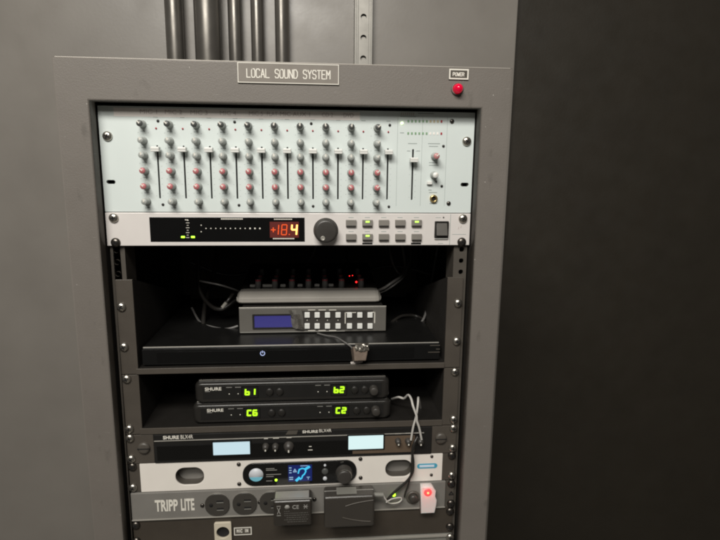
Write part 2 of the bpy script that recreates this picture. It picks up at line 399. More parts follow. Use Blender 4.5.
for s in (-1, 1):
    xc = s * 0.2310
    plate('mounting_rail', rrect(xc, -0.385, .0185, .77), [rrect(s * .2326, z, .0066, .0066, .0026, 3) for z in hz], .0040, .0022, 'rail', rack)
    a, b_ = sorted((s * .2218, s * .2240))
    B().box(a, b_, .0064, .045, -.77, 0).obj('rail_flange', 'rail', rack)
# pilot lamp on the top rail
lp = W(457, 89, FY)
B().lathe([(0, 0), (.0079, 0), (.0079, -.002), (.0066, -.0035), (.0062, -.001)], 28, c=(lp.x, FY, lp.z)).obj('lamp_bezel', 'frame', rack)
lens = B().lathe([(.0061, -.001), (.0061, -.005), (.0055, -.0085), (.004, -.011), (.0018, -.0124), (0, -.0128)], 28, c=(lp.x, FY, lp.z)).obj('pilot_lamp', 'e_red_lamp', rack)
lens['label'] = 'round red pilot lamp, lit'

# engraved signs: single-line engraver's letters on a 0..1 grid
GL = {'L': [[(0, 1), (0, 0), (1, 0)]], 'O': [[(.2, 1), (.8, 1), (1, .8), (1, .2), (.8, 0), (.2, 0), (0, .2), (0, .8), (.2, 1)]],
      'C': [[(1, .82), (.8, 1), (.2, 1), (0, .8), (0, .2), (.2, 0), (.8, 0), (1, .18)]], 'A': [[(0, 0), (.5, 1), (1, 0)], [(.2, .36), (.8, .36)]],
      'S': [[(1, .84), (.8, 1), (.2, 1), (0, .82), (0, .68), (.2, .53), (.8, .47), (1, .32), (1, .18), (.8, 0), (.2, 0), (0, .16)]],
      'U': [[(0, 1), (0, .2), (.2, 0), (.8, 0), (1, .2), (1, 1)]], 'N': [[(0, 0), (0, 1), (1, 0), (1, 1)]],
      'D': [[(0, 0), (0, 1), (.65, 1), (1, .72), (1, .28), (.65, 0), (0, 0)]], 'Y': [[(0, 1), (.5, .5), (1, 1)], [(.5, .5), (.5, 0)]],
      'T': [[(0, 1), (1, 1)], [(.5, 1), (.5, 0)]], 'E': [[(1, 1), (0, 1), (0, 0), (1, 0)], [(0, .52), (.8, .52)]],
      'M': [[(0, 0), (0, 1), (.5, .45), (1, 1), (1, 0)]], 'P': [[(0, 0), (0, 1), (.8, 1), (1, .82), (1, .66), (.8, .48), (0, .48)]],
      'W': [[(0, 1), (.25, 0), (.5, .6), (.75, 0), (1, 1)]], 'R': [[(0, 0), (0, 1), (.8, 1), (1, .82), (1, .66), (.8, .48), (0, .48)], [(.5, .48), (1, 0)]],
      'I': [[(.5, 0), (.5, 1)]], ' ': []}
def engrave(txt, box, y, w, parent, m='cream'):
    px0, px1, py0, py1 = box; my = (py0 + py1) / 2; mxp = (px0 + px1) / 2
    x0 = W(px0, my, y).x; x1 = W(px1, my, y).x; z1 = W(mxp, py0, y).z; z0 = W(mxp, py1, y).z
    n = len(txt); gw = (x1 - x0) / (n - .26); L = []
    for i, ch in enumerate(txt):
        for pl_ in GL[ch]:
            q = [(x0 + gw * (i + .74 * u), z0 + (z1 - z0) * v) for u, v in pl_]
            L += [a + b_ for a, b_ in zip(q, q[1:])]
    b = strokes(L, w, y, .00025); return b.obj('lettering', m, parent)
def sign(name, label, corners, y, txt, tbox, border=.0011, face='frame', group=None, fw=None):
    (x0, y0), (x1, y1) = corners
    a = W(x0, (y0 + y1) / 2, y); b_ = W(x1, (y0 + y1) / 2, y); c = W((x0 + x1) / 2, y0, y); d = W((x0 + x1) / 2, y1, y)
    cx, cz, w, h = (a.x + b_.x) / 2, (c.z + d.z) / 2, b_.x - a.x, c.z - d.z
    t = thing(name, label, 'sign', (cx, y, cz))
    B().box(cx - w / 2, cx + w / 2, y - .0016, y - .0002, cz - h / 2, cz + h / 2, .0003).obj('plate', face, t)
    plate('border', rrect(cx, cz, w - .0004, h - .0004), [rrect(cx, cz, w - 2 * border, h - 2 * border)], y - .0019, .0002, 'cream', t)
    engrave(txt, tbox, y - .0017, fw or .0011, t)
    return t
M['sign_face'] = mat('engraved_sign_grey', (0.20, 0.178, 0.155, 1), 0.4)
M['sign_dark'] = mat('engraved_sign_dark', (0.085, 0.075, 0.062, 1), 0.4)
sign('nameplate', 'long grey engraved sign with white border reading LOCAL SOUND SYSTEM', ((237.6, 63.5), (339.0, 84.0)), FY, 'LOCAL SOUND SYSTEM', (246.8, 330, 69.8, 78.2), face='sign_face', fw=.0012)
sign('nameplate', 'small engraved sign with white border above the red pilot lamp', ((448.6, 69), (468.4, 79.8)), FY, 'POWER', (453, 464, 72.7, 76.0), border=.0019, face='sign_dark', fw=.0009)

# ================================================================== MIXER (3U)
mx = thing('rack_mixer', 'pale green-grey rack mixer with rows of knobs and white faders', 'mixer', (0, 0, -3 * U))
fx = [-.1383 + .03303 * i for i in range(-1, 9)]
fzt = W(300, 147, 0).z; fzb = W(300, 199.5, 0).z
holes = [rrect(x, (fzt + fzb) / 2, .0027, fzt - fzb, .0011, 3) for x in fx]
mf = W(412.3, 180, 0).x; mzt = W(413, 149, 0).z; mzb = W(413, 200.3, 0).z
holes.append(rrect(mf, (mzt + mzb) / 2, .0029, mzt - mzb, .0011, 3))
sl = W(464.7, 184.7, 0); holes.append(rrect(sl.x, sl.z, .0118, .0056, .0027))
holes.append(rrect(-sl.x, sl.z, .0118, .0056, .0027))
plate('panel', rrect(0, -1.5 * U, .4826, 3 * U - .0012, .0008, 2), holes, 0, .003, 'mixer', mx, bev=.0003)
B().box(-.218, .218, .0035, .12, -3 * U + .003, -.003).obj('chassis', 'hole', mx)  # box coloured near-black so the fader slots look shaded
tapex = W(360, 113, 0).x
tz0 = (W(180, 118, 0).z + W(350, 119.5, 0).z) / 2; tz1 = (W(180, 108.7, 0).z + W(350, 111.8, 0).z) / 2
B().box(-.222, tapex, -.0003, -.0001, tz0, tz1).obj('label_tape', 'tape', mx)
for s, a, b_ in (('MIC 1', 140, 157), ('MIC 2', 165, 182), ('MIC 3', 190.5, 207.5), ('MIC 4', 220, 236), ('MIC 5', 249, 263), ('FLAT', 267, 277.5), ('MIC AUX 1', 280, 310), ('CD 2', 322, 333), ('DVD', 343.5, 353.5)):
    yy = 110.4 + (a - 190) * .018
    ptext('tape_lettering', s, a, b_, yy, yy + 4.2, -.0004, 'ink', mx, th=.0001)
# knobs
def knob_mesh(cap):
    return B().lathe([(0, -.0005), (.0047, -.0005), (.0047, -.0022), (.0040, -.003), (.0036, -.011), (.0033, -.0128)], 20).mesh('knob', 'knob'), \
           B().lathe([(.0037, -.0118), (.0038, -.0136), (.0033, -.0146), (0, -.0147)], 20).mesh('cap', cap), \
           B().box(-.0007, .0007, -.0151, -.0125, -.0002, .0037).mesh('pointer', 'cream')
KN = {c: knob_mesh(c) for c in ('knob_dark', 'knob', 'knob_red', 'white', 'knob_pink')}
def knob(parent, x, z, cap, ang, sc=1.02, y=0.0):
    a, b_, c = KN[cap]
    k = link('knob', a, parent, Vector((x, y, z))); k.scale = (sc,) * 3; k.rotation_euler = (0, ang, 0)
    for nm, me in (('cap', b_), ('pointer', c)):
        q = bpy.data.objects.new(nm, me); COL.objects.link(q); q.parent = k
    return k
rows = [(126.6, 'knob_dark', -.7), (142.6, 'knob', -.25), (157, 'knob', -.2), (172, 'knob_red', -.75), (187, 'knob_red', -.8), (201.8, 'knob', -.2)]
for i, x in enumerate(fx):
    kx = x - .0163 if i < 9 else x - .0150
    for (py, cap, ang) in rows:
        a = ang * -1 if False else ang
        if i == 9: a = 0.75 if cap in ('knob_dark', 'knob_red') else 0.6
        elif i > 4 and cap == 'knob_dark': a = random.choice((-.1, .1, .3))
        elif i > 4: a += random.choice((0, 0, .25, .5))
        knob(mx, kx, W(299, py, 0).z, cap, a + random.uniform(-.12, .12))
    # LED
    z = W(300, 130.6, 0).z
    B().lathe([(.0012, 0), (.0012, -.0008), (0, -.0012)], 12, c=(x, 0, z)).obj('clip_led', 'led_red_off', mx)
# fader caps
def fader_mesh():
    b = B(); b.box(-.0052, .0052, -.0125, -.0035, -.0030, .0030, .0008); return b.mesh('fader_cap', 'white')
FM = fader_mesh(); FS = B().box(-.0008, .0008, -.0036, .004, -.0015, .0015).mesh('stem', 'black'); FL = B().box(-.0050, .0050, -.0127, -.012, -.00022, .00022).mesh('line', 'greyprint')
def fader(x, z):
    k = link('fader_cap', FM, mx, Vector((x, 0, z)))
    for nm, me in (('stem', FS), ('line', FL)):
        q = bpy.data.objects.new(nm, me); COL.objects.link(q); q.parent = k
for i, x in enumerate(fx): fader(x, W(300, 151.2, 0).z)
fader(mf, W(413, 160, 0).z)
# printed scale beside each fader and faint boxes
b = B()
for x in fx + [mf]:
    for k in range(9):
        z = fzt + (fzb - fzt) * (k + .5) / 9
        b.box(x + .0032, x + .0047, -.00015, .0001, z - .00015, z + .00015)
        if k % 2 == 0: b.box(x - .0047, x - .0032, -.00015, .0001, z - .00015, z + .00015)
b.obj('fader_scale', 'mixline', mx)['kind'] = 'stuff'
b = B()
for i, x in enumerate(fx):
    z = W(300, 119.6, 0).z
    b.box(x - .0028, x + .0028, -.00015, .0001, z - .0004, z + .0004)
    for py in (127, 135, 150, 165, 180, 194):
        z = W(299, py, 0).z
        b.box(x - .0163 - .0068, x - .0163 - .0058, -.00015, .0001, z - .0003, z + .0003)
        b.box(x - .0163 + .0058, x - .0163 + .0068, -.00015, .0001, z - .0003, z + .0003)
rp = random.Random(3)
for i, x in enumerate(fx):
    kx = x - .0163 if i < 9 else x - .0150
    for py, cap, ang in rows:
        z = W(299, py, 0).z
        for k in range(11):
            a = math.radians(-60 + 30 * k)
            b.box(kx + .0068 * math.cos(a) - .0002, kx + .0068 * math.cos(a) + .0002, -.00014, .0001, z + .0068 * math.sin(a) - .0002, z + .0068 * math.sin(a) + .0002)
        q = kx - .0030
        for k in range(3):
            L = rp.uniform(.0012, .0022); b.box(q, q + L, -.00016, .0001, z - .0092, z - .0082); q += L + .0004
b.obj('panel_print', 'mixline', mx)['kind'] = 'stuff'
# section lines right of the channels
b = B()
for px in (397, 421.5, 446): 
    x = W(px, 160, 0).x; b.box(x - .00018, x + .00018, -.00015, .0001, W(px, 206, 0).z, W(px, 117, 0).z)
b.obj('section_line', 'mixline', mx)['kind'] = 'stuff'
for px, py, m in ((234.6, 122, SMALLBLK), (311.2, 123.6, SMALLBLK), (389.8, 125.2, SMALLBLK), (239, 205.2, SMALLBLK), (313.1, 206.2, SMALLBLK), (388.8, 206.7, SMALLBLK), (158, 121, SMALLBLK), (163, 204.6, SMALLBLK), (443.4, 146.2, SMALLBLK), (441.7, 186.2, SMALLBLK), (452, 121.4, SMALL), (448.6, 203.4, SMALL)):
    o = screw(mx, W(px, py, 0), m)
    if m is SMALLBLK: o.scale = (.72,) * 3
# meter LEDs
for k in range(10):
    for py, px0 in ((121.2, 408.4), (133.4, 408.2)):
        if py > 130 and 5 < k < 9: mt = 'tape'
        else: mt = 'led_green_off' if k < 6 else ('led_yel_off' if k < 9 else 'led_red_off')
        p = W(px0 + k * 3.68, py + k * .03, 0)
        B().box(p.x - .0012, p.x + .0012, -.0004, .0002, p.z - .0016, p.z + .0016, .0002).obj('meter_led', mt, mx)
p = W(402, 123.2, 0); B().lathe([(.0019, 0), (.0019, -.001), (.001, -.002), (0, -.0024)], 14, c=(p.x, 0, p.z)).obj('power_led', 'e_green_w', mx)
B().box(W(400.3, 114, 0).x, W(416, 114, 0).x, -.0002, .0001, W(408, 117, 0).z, W(408, 116.2, 0).z).obj('brand_print', 'mixline', mx)
strokes([(W(401 + 2.0 * k, 115.4, 0).x, W(408, 115.3, 0).z, W(401.8 + 2.0 * k, 113, 0).x, W(408, 112.7, 0).z) for k in range(7)], .0011, 0, .0002).obj('brand_print', 'ink', mx)
B().box(W(418, 114, 0).x, W(434, 114, 0).x, -.0002, .0001, W(426, 113.9, 0).z, W(426, 113.2, 0).z).obj('brand_print', 'mixline', mx)
k = knob(mx, W(434.4, 156.3, 0).x, W(434.4, 156.3, 0).z, 'knob_pink', .8); k.scale = (1.05,) * 3
k = knob(mx, W(433.5, 175, 0).x, W(433.5, 175, 0).z, 'white', .8)
p = W(429.2, 182.8, 0); B().box(p.x - .0034, p.x + .0034, -.004, .0005, p.z - .0021, p.z + .0021, .0005).obj('push_button', 'white', mx)
p = W(436.3, 181.6, 0); B().lathe([(.0011, 0), (.0011, -.0008), (0, -.0011)], 12, c=(p.x, 0, p.z)).obj('clip_led', 'knob_dark', mx)
p = W(433.4, 198.6, 0)
j = B().lathe([(.0052, 0), (.0052, -.003), (.0040, -.0036), (.0031, -.0036), (.0031, .002)], 24, c=(p.x, 0, p.z)).obj('jack_nut', 'gold', mx)
B().lathe([(0, -.001), (.0031, -.001)], 20, c=(p.x, 0, p.z)).obj('jack_bore', 'hole', j)
b = B()
for (x0, x1, py) in ((408, 417, 143.5), (428, 440, 143.6), (429, 438, 146.3), (429, 437.5, 162.6), (429, 438.5, 165.3), (429, 437, 192.5), (429.5, 437, 203.6), (428.5, 431.5, 190), (407, 410, 151), (416.5, 420, 151), (402 - 2, 404, 132.8)):
    p0 = W(x0, py, 0); p1 = W(x1, py, 0); b.box(p0.x, p1.x, -.00015, .0001, p0.z - .0005, p0.z + .0005)
b.obj('panel_print', 'mixline', mx)['kind'] = 'stuff'
for sgn in (1, -1):
    p = W(466.6, 141.3, 0); p.x *= sgn; screw(mx, p, SCREW, 0)

# ================================================================== FEEDBACK PROCESSOR (1U)
pr = thing('signal_processor', 'silver rack processor with a red digit display, jog wheel and small grey buttons', 'processor', (0, 0, -4 * U))
zc = -3.5 * U
B().box(-.2413, .2413, -.0015, .003, -4 * U + .0006, -3 * U - .0006, .0005).obj('faceplate', 'silver', pr)
B().box(-.216, .216, .0032, .2, -4 * U + .003, -3 * U - .003).obj('chassis', 'inner', pr)
ex = W(450, 230, -.0015).x
B().box(ex - .0003, ex + .0003, -.0018, -.0010, -4 * U + .001, -3 * U - .001).obj('ear_seam', 'mixline', pr)
wx0 = W(150, 230, -.0015).x; wx1 = W(304.7, 230, -.0015).x; wz0 = W(240, 241.6, -.0015).z; wz1 = W(240, 217.2, -.0015).z
win = B().box(wx0, wx1, -.0022, .0005, wz0, wz1, .0003).obj('display_window', 'glassblk', pr)
PY = -.0022
rg0 = W(269.8, 229, PY); rg1 = W(298.8, 229, PY)
B().box(rg0.x, rg1.x, PY - .0003, PY + .0002, W(284, 237.6, PY).z, W(284, 221.8, PY).z).obj('red_filter', 'e_redglow', win)  # filter emits faintly, painting in the red halo of the digits
def digits(parent, seq, w, h, sw, y, m, slant=0.08, name='digit'):
    for ch, cx, cz in seq: strokes(seg_lines(ch, cx, cz, w, h, slant), sw, y, .0003).obj(name, m, parent)
dz = W(285, 229.7, PY).z; hh = W(285, 225, PY).z - W(285, 235, PY).z
digits(win, [('4', W(294.2, 229.6, PY).x, dz)], .0066, hh, .0021, PY - .0003, 'e_seg_hot')
digits(win, [('8', W(284.2, 229.6, PY).x, dz)], .0066, hh, .0013, PY - .0003, 'e_seg_dim')
digits(win, [('1', W(276.2, 229.6, PY).x, dz)], .0060, hh, .0013, PY - .0003, 'e_seg_dim')
p = W(273.3, 229.8, PY)
strokes([(p.x - .0028, p.z, p.x + .0028, p.z), (p.x, p.z - .0028, p.x, p.z + .0028)], .0013, PY - .0003).obj('digit', 'e_seg_dim', win)
p = W(289.3, 234.4, PY); strokes([(p.x - .0004, p.z, p.x + .0004, p.z)], .0013, PY - .0003).obj('digit', 'e_seg_dim', win)
for px in (183, 193):
    p = W(px, 237.0, PY); B().box(p.x - .0024, p.x + .0024, PY - .0004, PY + .0002, p.z - .0012, p.z + .0012, .0003).obj('meter_led', 'e_green', win)
b = B()
for k in range(8):
    p = W(187.7, 220.4 + k * 2.45, PY); b.box(p.x - (.0022 if k % 2 else .0011), p.x + (.0022 if k % 2 else .0011), PY - .0002, PY, p.z - .0003, p.z + .0003)
for (a, c, py, h) in ((221, 244, 218.9, .0007), (274, 293.5, 219.2, .0006), (273, 295.5, 238.6, .0007), (185, 189.5, 219.8, .0005)):
    p0 = W(a, py, PY); p1 = W(c, py, PY); n = int((p1.x - p0.x) / .0022)
    for q in range(n): b.box(p0.x + q * .0022, p0.x + q * .0022 + .0018, PY - .0002, PY, p0.z - h, p0.z + h)
b.obj('window_print', 'cream', win)['kind'] = 'stuff'
for k in range(12):
    p = W(206 + 4.9 * k, 228.5, PY); B().lathe([(.0008 if k < 9 else .0011, 0), (.0006, -.0003), (0, -.0004)], 10, c=(p.x, PY, p.z)).obj('dot_led', 'cream', win)
for py in (225.3, 231.8):
    p = W(201.2, py, PY); B().lathe([(.0008, 0), (.0006, -.0003), (0, -.0004)], 10, c=(p.x, PY, p.z)).obj('dot_led', 'cream', win)
p = W(325.8, 230.2, -.0015)
b = B().lathe([(.0166, 0), (.0166, -.0015), (.0155, -.002), (.0152, -.0125), (.0140, -.0140), (.0120, -.0143), (0, -.0140)], 48, c=(p.x, -.0015, p.z))
jog = b.obj('jog_wheel', 'jog', pr)
B().lathe([(.0030, -.0141), (.0027, -.0146), (.0022, -.0143), (0, -.0141)], 20, c=(p.x - .0042, -.0017, p.z - .0092)).obj('finger_dimple', 'bright_edge', jog)
btn = B().box(-.0070, .0070, -.0035, .0, -.0046, .0046, .0006).mesh('button', 'grey_button')
btl = B().box(-.0064, .0064, -.0040, -.0030, -.0044, -.0030, .0002).mesh('button_edge', 'satin')
btd = B().box(-.0027, .0027, -.0041, -.0030, .0008, .0032, .0004)
btd = btd.mesh('led', 'e_green_b')
for r, py in enumerate((223.0, 237.0)):
    for c in range(5):
        p = W(351 + 16.35 * c, py, -.0015)
        k = link('button', btn, pr, Vector((p.x, -.0015, p.z)))
        q = bpy.data.objects.new('button_edge', btl); COL.objects.link(q); q.parent = k
        if (r, c) in ((0, 1), (1, 1), (0, 4)): q = bpy.data.objects.new('led', btd); COL.objects.link(q); q.parent = k
b = B()
for px in (367.4, 416):
    p = W(px, 243.6, -.0015); b.box(p.x - .0071, p.x + .0071, -.0018, -.0010, p.z - .0013, p.z + .0013, .0004)
b.obj('button_tag', 'gloss', pr)['kind'] = 'stuff'
b = B()
for c in range(5):
    for py in (217.6, 231.6):
        p = W(351 + 16.35 * c, py, -.0015); b.box(p.x - .0035, p.x + .0035, -.00165, -.0010, p.z - .0004, p.z + .0004)
for (a, c, py) in ((435.5, 441, 217.6), (438, 443, 243.4), (452, 466, 234.4)):
    p0 = W(a, py, -.0015); p1 = W(c, py, -.0015); b.box(p0.x, p1.x, -.00165, -.0010, p0.z - .0003, p0.z + .0003)
b.obj('panel_print', 'mixline', pr)['kind'] = 'stuff'
strokes([(W(458, 229, 0).x, W(458, 229, 0).z, W(458.6, 227, 0).x, W(458, 226.6, 0).z), (W(460.3, 227.6, 0).x, W(460, 227.6, 0).z, W(461, 226, 0).x, W(460, 225.4, 0).z)], .0008, -.0015).obj('brand_print', 'ink', pr)
p = W(443.5, 217.4, -.0015); B().lathe([(.0010, 0), (.001, -.0006), (0, -.0008)], 10, c=(p.x, -.0015, p.z)).obj('power_led', 'hole', pr)
p = W(441.3, 229.2, -.0015); a = W(434.4, 229, 0); c = W(448.2, 229, 0); hw = (c.x - a.x) / 2
sw_ = plate('switch_bezel', rrect(p.x, p.z - .0005, hw * 2, .0232, .001), [rrect(p.x, p.z + .0006, hw * 2 - .004, .0178, .0006)], -.0045, .003, 'satin', pr)
B().hexa([(p.x - hw + .0022, -.0016, p.z - .0082), (p.x + hw - .0022, -.0016, p.z - .0082), (p.x + hw - .0022, -.0016, p.z + .0094), (p.x - hw + .0022, -.0016, p.z + .0094),
          (p.x - hw + .0022, -.0085, p.z - .0080), (p.x + hw - .0022, -.0085, p.z - .0080), (p.x + hw - .0022, -.0030, p.z + .0092), (p.x - hw + .0022, -.0030, p.z + .0092)], bev=.0004).obj('rocker', 'strip_dark', sw_)
z0 = W(441, 237.6, -.0015).z; B().box(p.x - hw + .0004, p.x + hw - .0004, -.004, -.001, z0 - .0018, z0 + .0016, .0004).obj('switch_lip', 'white', sw_)
for s in (1, -1):
    for px, py in ((462.8, 218.6), (461.6, 241.9)):
        q = W(px, py, -.0015); q.x *= s; screw(pr, q, SCREW_DK if py > 230 else SCREW, -.0016)

# ================================================================== SHELVES
def shelf(label, u0, u1, lip):
    t = thing('rack_shelf', label, 'shelf', (0, 0, -u1 * U), 'steel shelves in the rack')
    zb = -u1 * U + .0006; zt = -u0 * U - .0006
    for s in (-1, 1):
        a, b_ = sorted((s * .2135, s * .2355))
        B().box(a, b_, -.0002, .0030, zb, zt, .0004).obj('ear', 'bracket', t)
        a, b_ = sorted((s * .2135, s * .2155))
        B().hexa([(a, .0031, zb), (b_, .0031, zb), (b_, .34, zb), (a, .34, zb), (a, .0031, zt), (b_, .0031, zt), (b_, .34, zb + .03), (a, .34, zb + .03)]).obj('side_flange', 'inner', t)  # flange coloured dark for the shade inside the bay
    B().box(-.2134, .2134, -.0006, .36, zb + lip - .0020, zb + lip).obj('tray', 'satin', t)
    B().box(-.2160, .2133, -.0022, -.0006, zb, zb + lip + .0006, .0005).obj('front_lip', 'bracket', t)
    return t, zb + lip
sh1, Z1 = shelf('tall steel shelf carrying the black disc player', 5, 8, .0075)
sh2, Z2 = shelf('short steel shelf carrying the two wireless receivers', 8, 10, .0085)
for sh, pts in ((sh1, ((458, 303), (456.6, 341))), (sh2, ((454.9, 371.5), (453.6, 419)))):
    for px, py in pts:
        for s in (1, -1):
            q = W(px, py, 0); q.x *= s; screw(sh, q, SCREW, -.0003)

# ================================================================== DISC PLAYER on upper shelf
PFY = .006
pl = thing('disc_player', 'wide glossy black disc player with a tiny lit power symbol', 'player', (0, .15, Z1))
pz1 = W(270, 346.5, PFY).z; pxl = -.2095; pxr = W(440, 350, PFY).x
pxr = min(pxr, .2110)
B().box(pxl, pxr, PFY + .004, .30, Z1 + .003, pz1, .0012).obj('case', 'player_top', pl)
B().box(pxl, pxr, PFY, PFY + .0039, Z1 + .0025, pz1 - .0012, .0012).obj('front_panel', 'gloss', pl)
B().box(pxl + .001, pxr - .001, PFY + .0042, PFY + .0056, pz1 - .0004, pz1 + .0007, .0003).obj('pale_line', 'bright_edge', pl)  # added line that draws the highlight on the player's front edge
B().box(pxl + .02, W(414, 356, PFY).x, PFY - .0006, PFY + .0001, Z1 + .006, pz1 - .005, .0003).obj('front_window', 'glassblk', pl)
for s in (-1, 1): B().box(s * .17 - .012, s * .17 + .012, .03, .05, Z1 + .0001, Z1 + .0029).obj('foot', 'black', pl)
p = W(262.6, 353.2, PFY)
ring = strokes([(p.x + .0030 * math.sin(a0), p.z + .0030 * math.cos(a0), p.x + .0030 * math.sin(a1), p.z + .0030 * math.cos(a1)) for a0, a1 in [(.6 + k * .423, .6 + (k + 1) * .423) for k in range(12)]], .0009, PFY - .0006)
ring.obj('power_symbol', 'e_power', pl)
strokes([(p.x, p.z + .0008, p.x, p.z + .0036)], .0010, PFY - .0006).obj('power_symbol', 'e_power', pl)
b = B()
for (x0, x1, py) in ((430, 446, 345.4), (428, 441, 352.2), (436, 442, 349)):
    p0 = W(x0, py, PFY); p1 = W(x1, py, PFY); b.box(p0.x, min(p1.x, pxr - .0005), PFY - .0007, PFY, p0.z - .0005, p0.z + .0005)
b.obj('panel_print', 'rail', pl)['kind'] = 'stuff'

# ================================================================== MATRIX SWITCHER with blue screen, on the player
fr = WZ(310, 332.5, pz1 + .001)                     # where its front foot touches the player's top
SY = fr.y
sx0 = W(239.2, 320, SY).x; sx1 = W(386, 320, SY).x
sz0 = pz1 + .001; sz1 = W(312, 307.6, SY).z
sq = thing('control_box', 'half-width grey control box with blue screen and two rows of white buttons', 'control box', ((sx0 + sx1) / 2, SY + .06, pz1))
B().box(sx0, sx1, SY, SY + .004, sz0 + .0008, sz1, .0008).obj('faceplate', 'grey_plastic', sq)
B().box(sx0 + .003, sx1 - .003, SY + .0041, SY + .13, sz0, sz1 - .0008, .001).obj('case', 'satin', sq)
B().box(sx0, sx1, SY - .0003, SY + .003, sz1 + .0001, sz1 + .0012, .0003).obj('top_edge', 'bright_edge', sq)
B().box(sx0 + .001, W(345, 330, SY).x, SY - .0004, SY + .001, sz0 + .0008, sz0 + .0022, .0003).obj('bottom_edge', 'lower', sq)
a = W(254.5, 321.3, SY); c = W(295, 321.3, SY); h0 = W(275, 327.2, SY).z; h1 = W(275, 315.6, SY).z
plate('screen_bezel', rrect((a.x + c.x) / 2, (h0 + h1) / 2, c.x - a.x + .006, h1 - h0 + .005, .001), [rrect((a.x + c.x) / 2, (h0 + h1) / 2, c.x - a.x, h1 - h0)], SY - .0012, .0011, 'satin', sq)
B().box(a.x - .0005, c.x + .0005, SY - .0004, SY + .001, h0 - .0005, h1 + .0005).obj('screen', 'e_blue', sq)
bx = W(306.5, 320, SY).x; cx_ = W(378, 320, SY).x
dk = B().box(W(302, 320, SY).x, cx_ - .008, SY - .0004, SY + .001, W(330, 329.7, SY).z, W(330, 310.4, SY).z).obj('key_field', 'jog', sq)
for px in (307.2, 317.2, 327.5, 338, 349.4, 359.7, 369.9):
    for py in (314.6, 325.6):
        p = W(px, py, SY); B().box(p.x - .0039, p.x + .0039, SY - .0035, SY - .0002, p.z - .0041, p.z + .0041, .0007).obj('button', 'white', sq)
    p = W(px, 320.2, SY)
    if px < 340: B().lathe([(.0008, 0), (.0007, -.0004), (0, -.0006)], 10, c=(p.x, SY - .0004, p.z)).obj('key_led', 'cream', sq)
b = B()
zt_, zb_ = W(345, 312.2, SY).z, W(345, 327.2, SY).z
for px in (345.2, 374.6): x = W(px, 320, SY).x; b.box(x - .0006, x + .0006, SY - .0008, SY, zb_ + .006, zt_)
for x0, x1, z in ((345.2, 349, zt_), (371, 374.6, zt_), (352, 356, zt_)):
    b.box(W(x0, 320, SY).x, W(x1, 320, SY).x, SY - .0008, SY, z - .0010, z)
for px in (312, 322.5, 333): p0 = W(px - 4, 309.4, SY); b.box(p0.x, p0.x + .011, SY - .0008, SY - .0001, p0.z - .0013, p0.z - .0004)
for px in (312, 322.5, 333): p0 = W(px - 4, 330.6, SY); b.box(p0.x, p0.x + .011, SY - .0008, SY - .0001, p0.z - .0003, p0.z + .0006)
b.obj('key_bracket', 'cream', sq)['kind'] = 'stuff'
# crumpled tape over the screen's end
def crumple(name, label, cat, corners, y, amp, m, nx=9, nz=7, th=.0007, seed=1, bow=0.004):
    rnd = random.Random(seed); bm = bmesh.new(); g = []
    (a, b_, c, d) = [W(px, py, y) for px, py in corners]      # tl tr br bl
    for j in range(nz):
        r = []
        for i in range(nx):
            u, v = i / (nx - 1), j / (nz - 1)
            p = a.lerp(b_, u).lerp(d.lerp(c, u), v)
            e = 1 if (0 < i < nx - 1 and 0 < j < nz - 1) else .5
            p = p + Vector((rnd.uniform(-1, 1) * amp * .6, -abs(math.sin(math.pi * u)) * bow - rnd.uniform(0, 1) * amp * e, rnd.uniform(-1, 1) * amp * .6))
            r.append(bm.verts.new(p))
        g.append(r)
    for j in range(nz - 1):
        for i in range(nx - 1): bm.faces.new((g[j][i], g[j][i + 1], g[j + 1][i + 1], g[j + 1][i]))
    bmesh.ops.solidify(bm, geom=bm.faces[:], thickness=th)
    bmesh.ops.recalc_face_normals(bm, faces=bm.faces[:])
    me = bpy.data.meshes.new(name); bm.to_mesh(me); bm.free()
    for q in (m if isinstance(m, list) else [m]): me.materials.append(M[q])
    if isinstance(m, list):
        for k_, p in enumerate(me.polygons): p.material_index = 1 if rnd.random() < .3 else 0
    o = link(name, me)
    return tag(o, label, cat) if label else o
crumple('tape_scrap', 'crumpled grey tape stuck over the end of the blue screen', 'tape', ((289, 310.0), (301.5, 308.6), (305, 329.5), (292.8, 327.0)), SY - .0016, .0018, ['strut', 'foil'], nx=5, nz=5, seed=4)
# IR emitter taped to player, with its wire
em = thing('infrared_emitter', 'tan and silver tape lump with a thin wire on the disc player', 'emitter', W(359, 353, PFY - .004))
def child(o, t): 
    o.parent = t; o.location = -abs_loc(t); return o
p = [W(x, y_, PFY - .0008) for x, y_ in ((350.5, 347), (368.4, 345.2), (366, 361), (352.5, 362))]
q = [W(x, y_, PFY - .0190) for x, y_ in ((353.2, 347), (369.0, 345.2), (366.0, 360.5), (354.5, 361))]
B().hexa([p[0], p[1], p[2], p[3], q[0], q[1], q[2], q[3]], bev=.0012).obj('tape_body', 'tan', em)
child(crumple('foil_flap', None, None, ((355, 343.2), (368.8, 342.5), (369, 350), (355.5, 351.2)), PFY - .0196, .0016, 'foil', seed=9, bow=.001), em)
child(crumple('tape_tail', None, None, ((350.5, 362.0), (362.5, 360.0), (363.0, 362.4), (351, 364.2)), PFY - .004, .0008, 'tape', seed=11, bow=.001, nx=5, nz=3), em)
w = [WZ(317.5, 333.2, pz1 + .0014), WZ(326, 335.5, pz1 + .0018), WZ(335, 337, pz1 + .003), W(341.5, 340.2, PFY + .006), W(349.5, 345.6, PFY - .004), W(352.5, 348.5, PFY - .01)]
tube('wire', w, .0011, 'cable_grey', em)

# ================================================================== SMALL DESK MIXER stacked on the control box
mzb = sz1 + .0013
f2 = WZ(310, 303.0, mzb + .001); DY = f2.y
dx0 = W(236, 295, DY).x; dx1 = W(381.5, 295, DY).x; dzt = W(310, 292.6, DY).z
dm = thing('desk_mixer', 'small dark desk mixer with a grey padded front edge and red-banded knobs', 'mixer', ((dx0 + dx1) / 2, DY + .08, mzb))
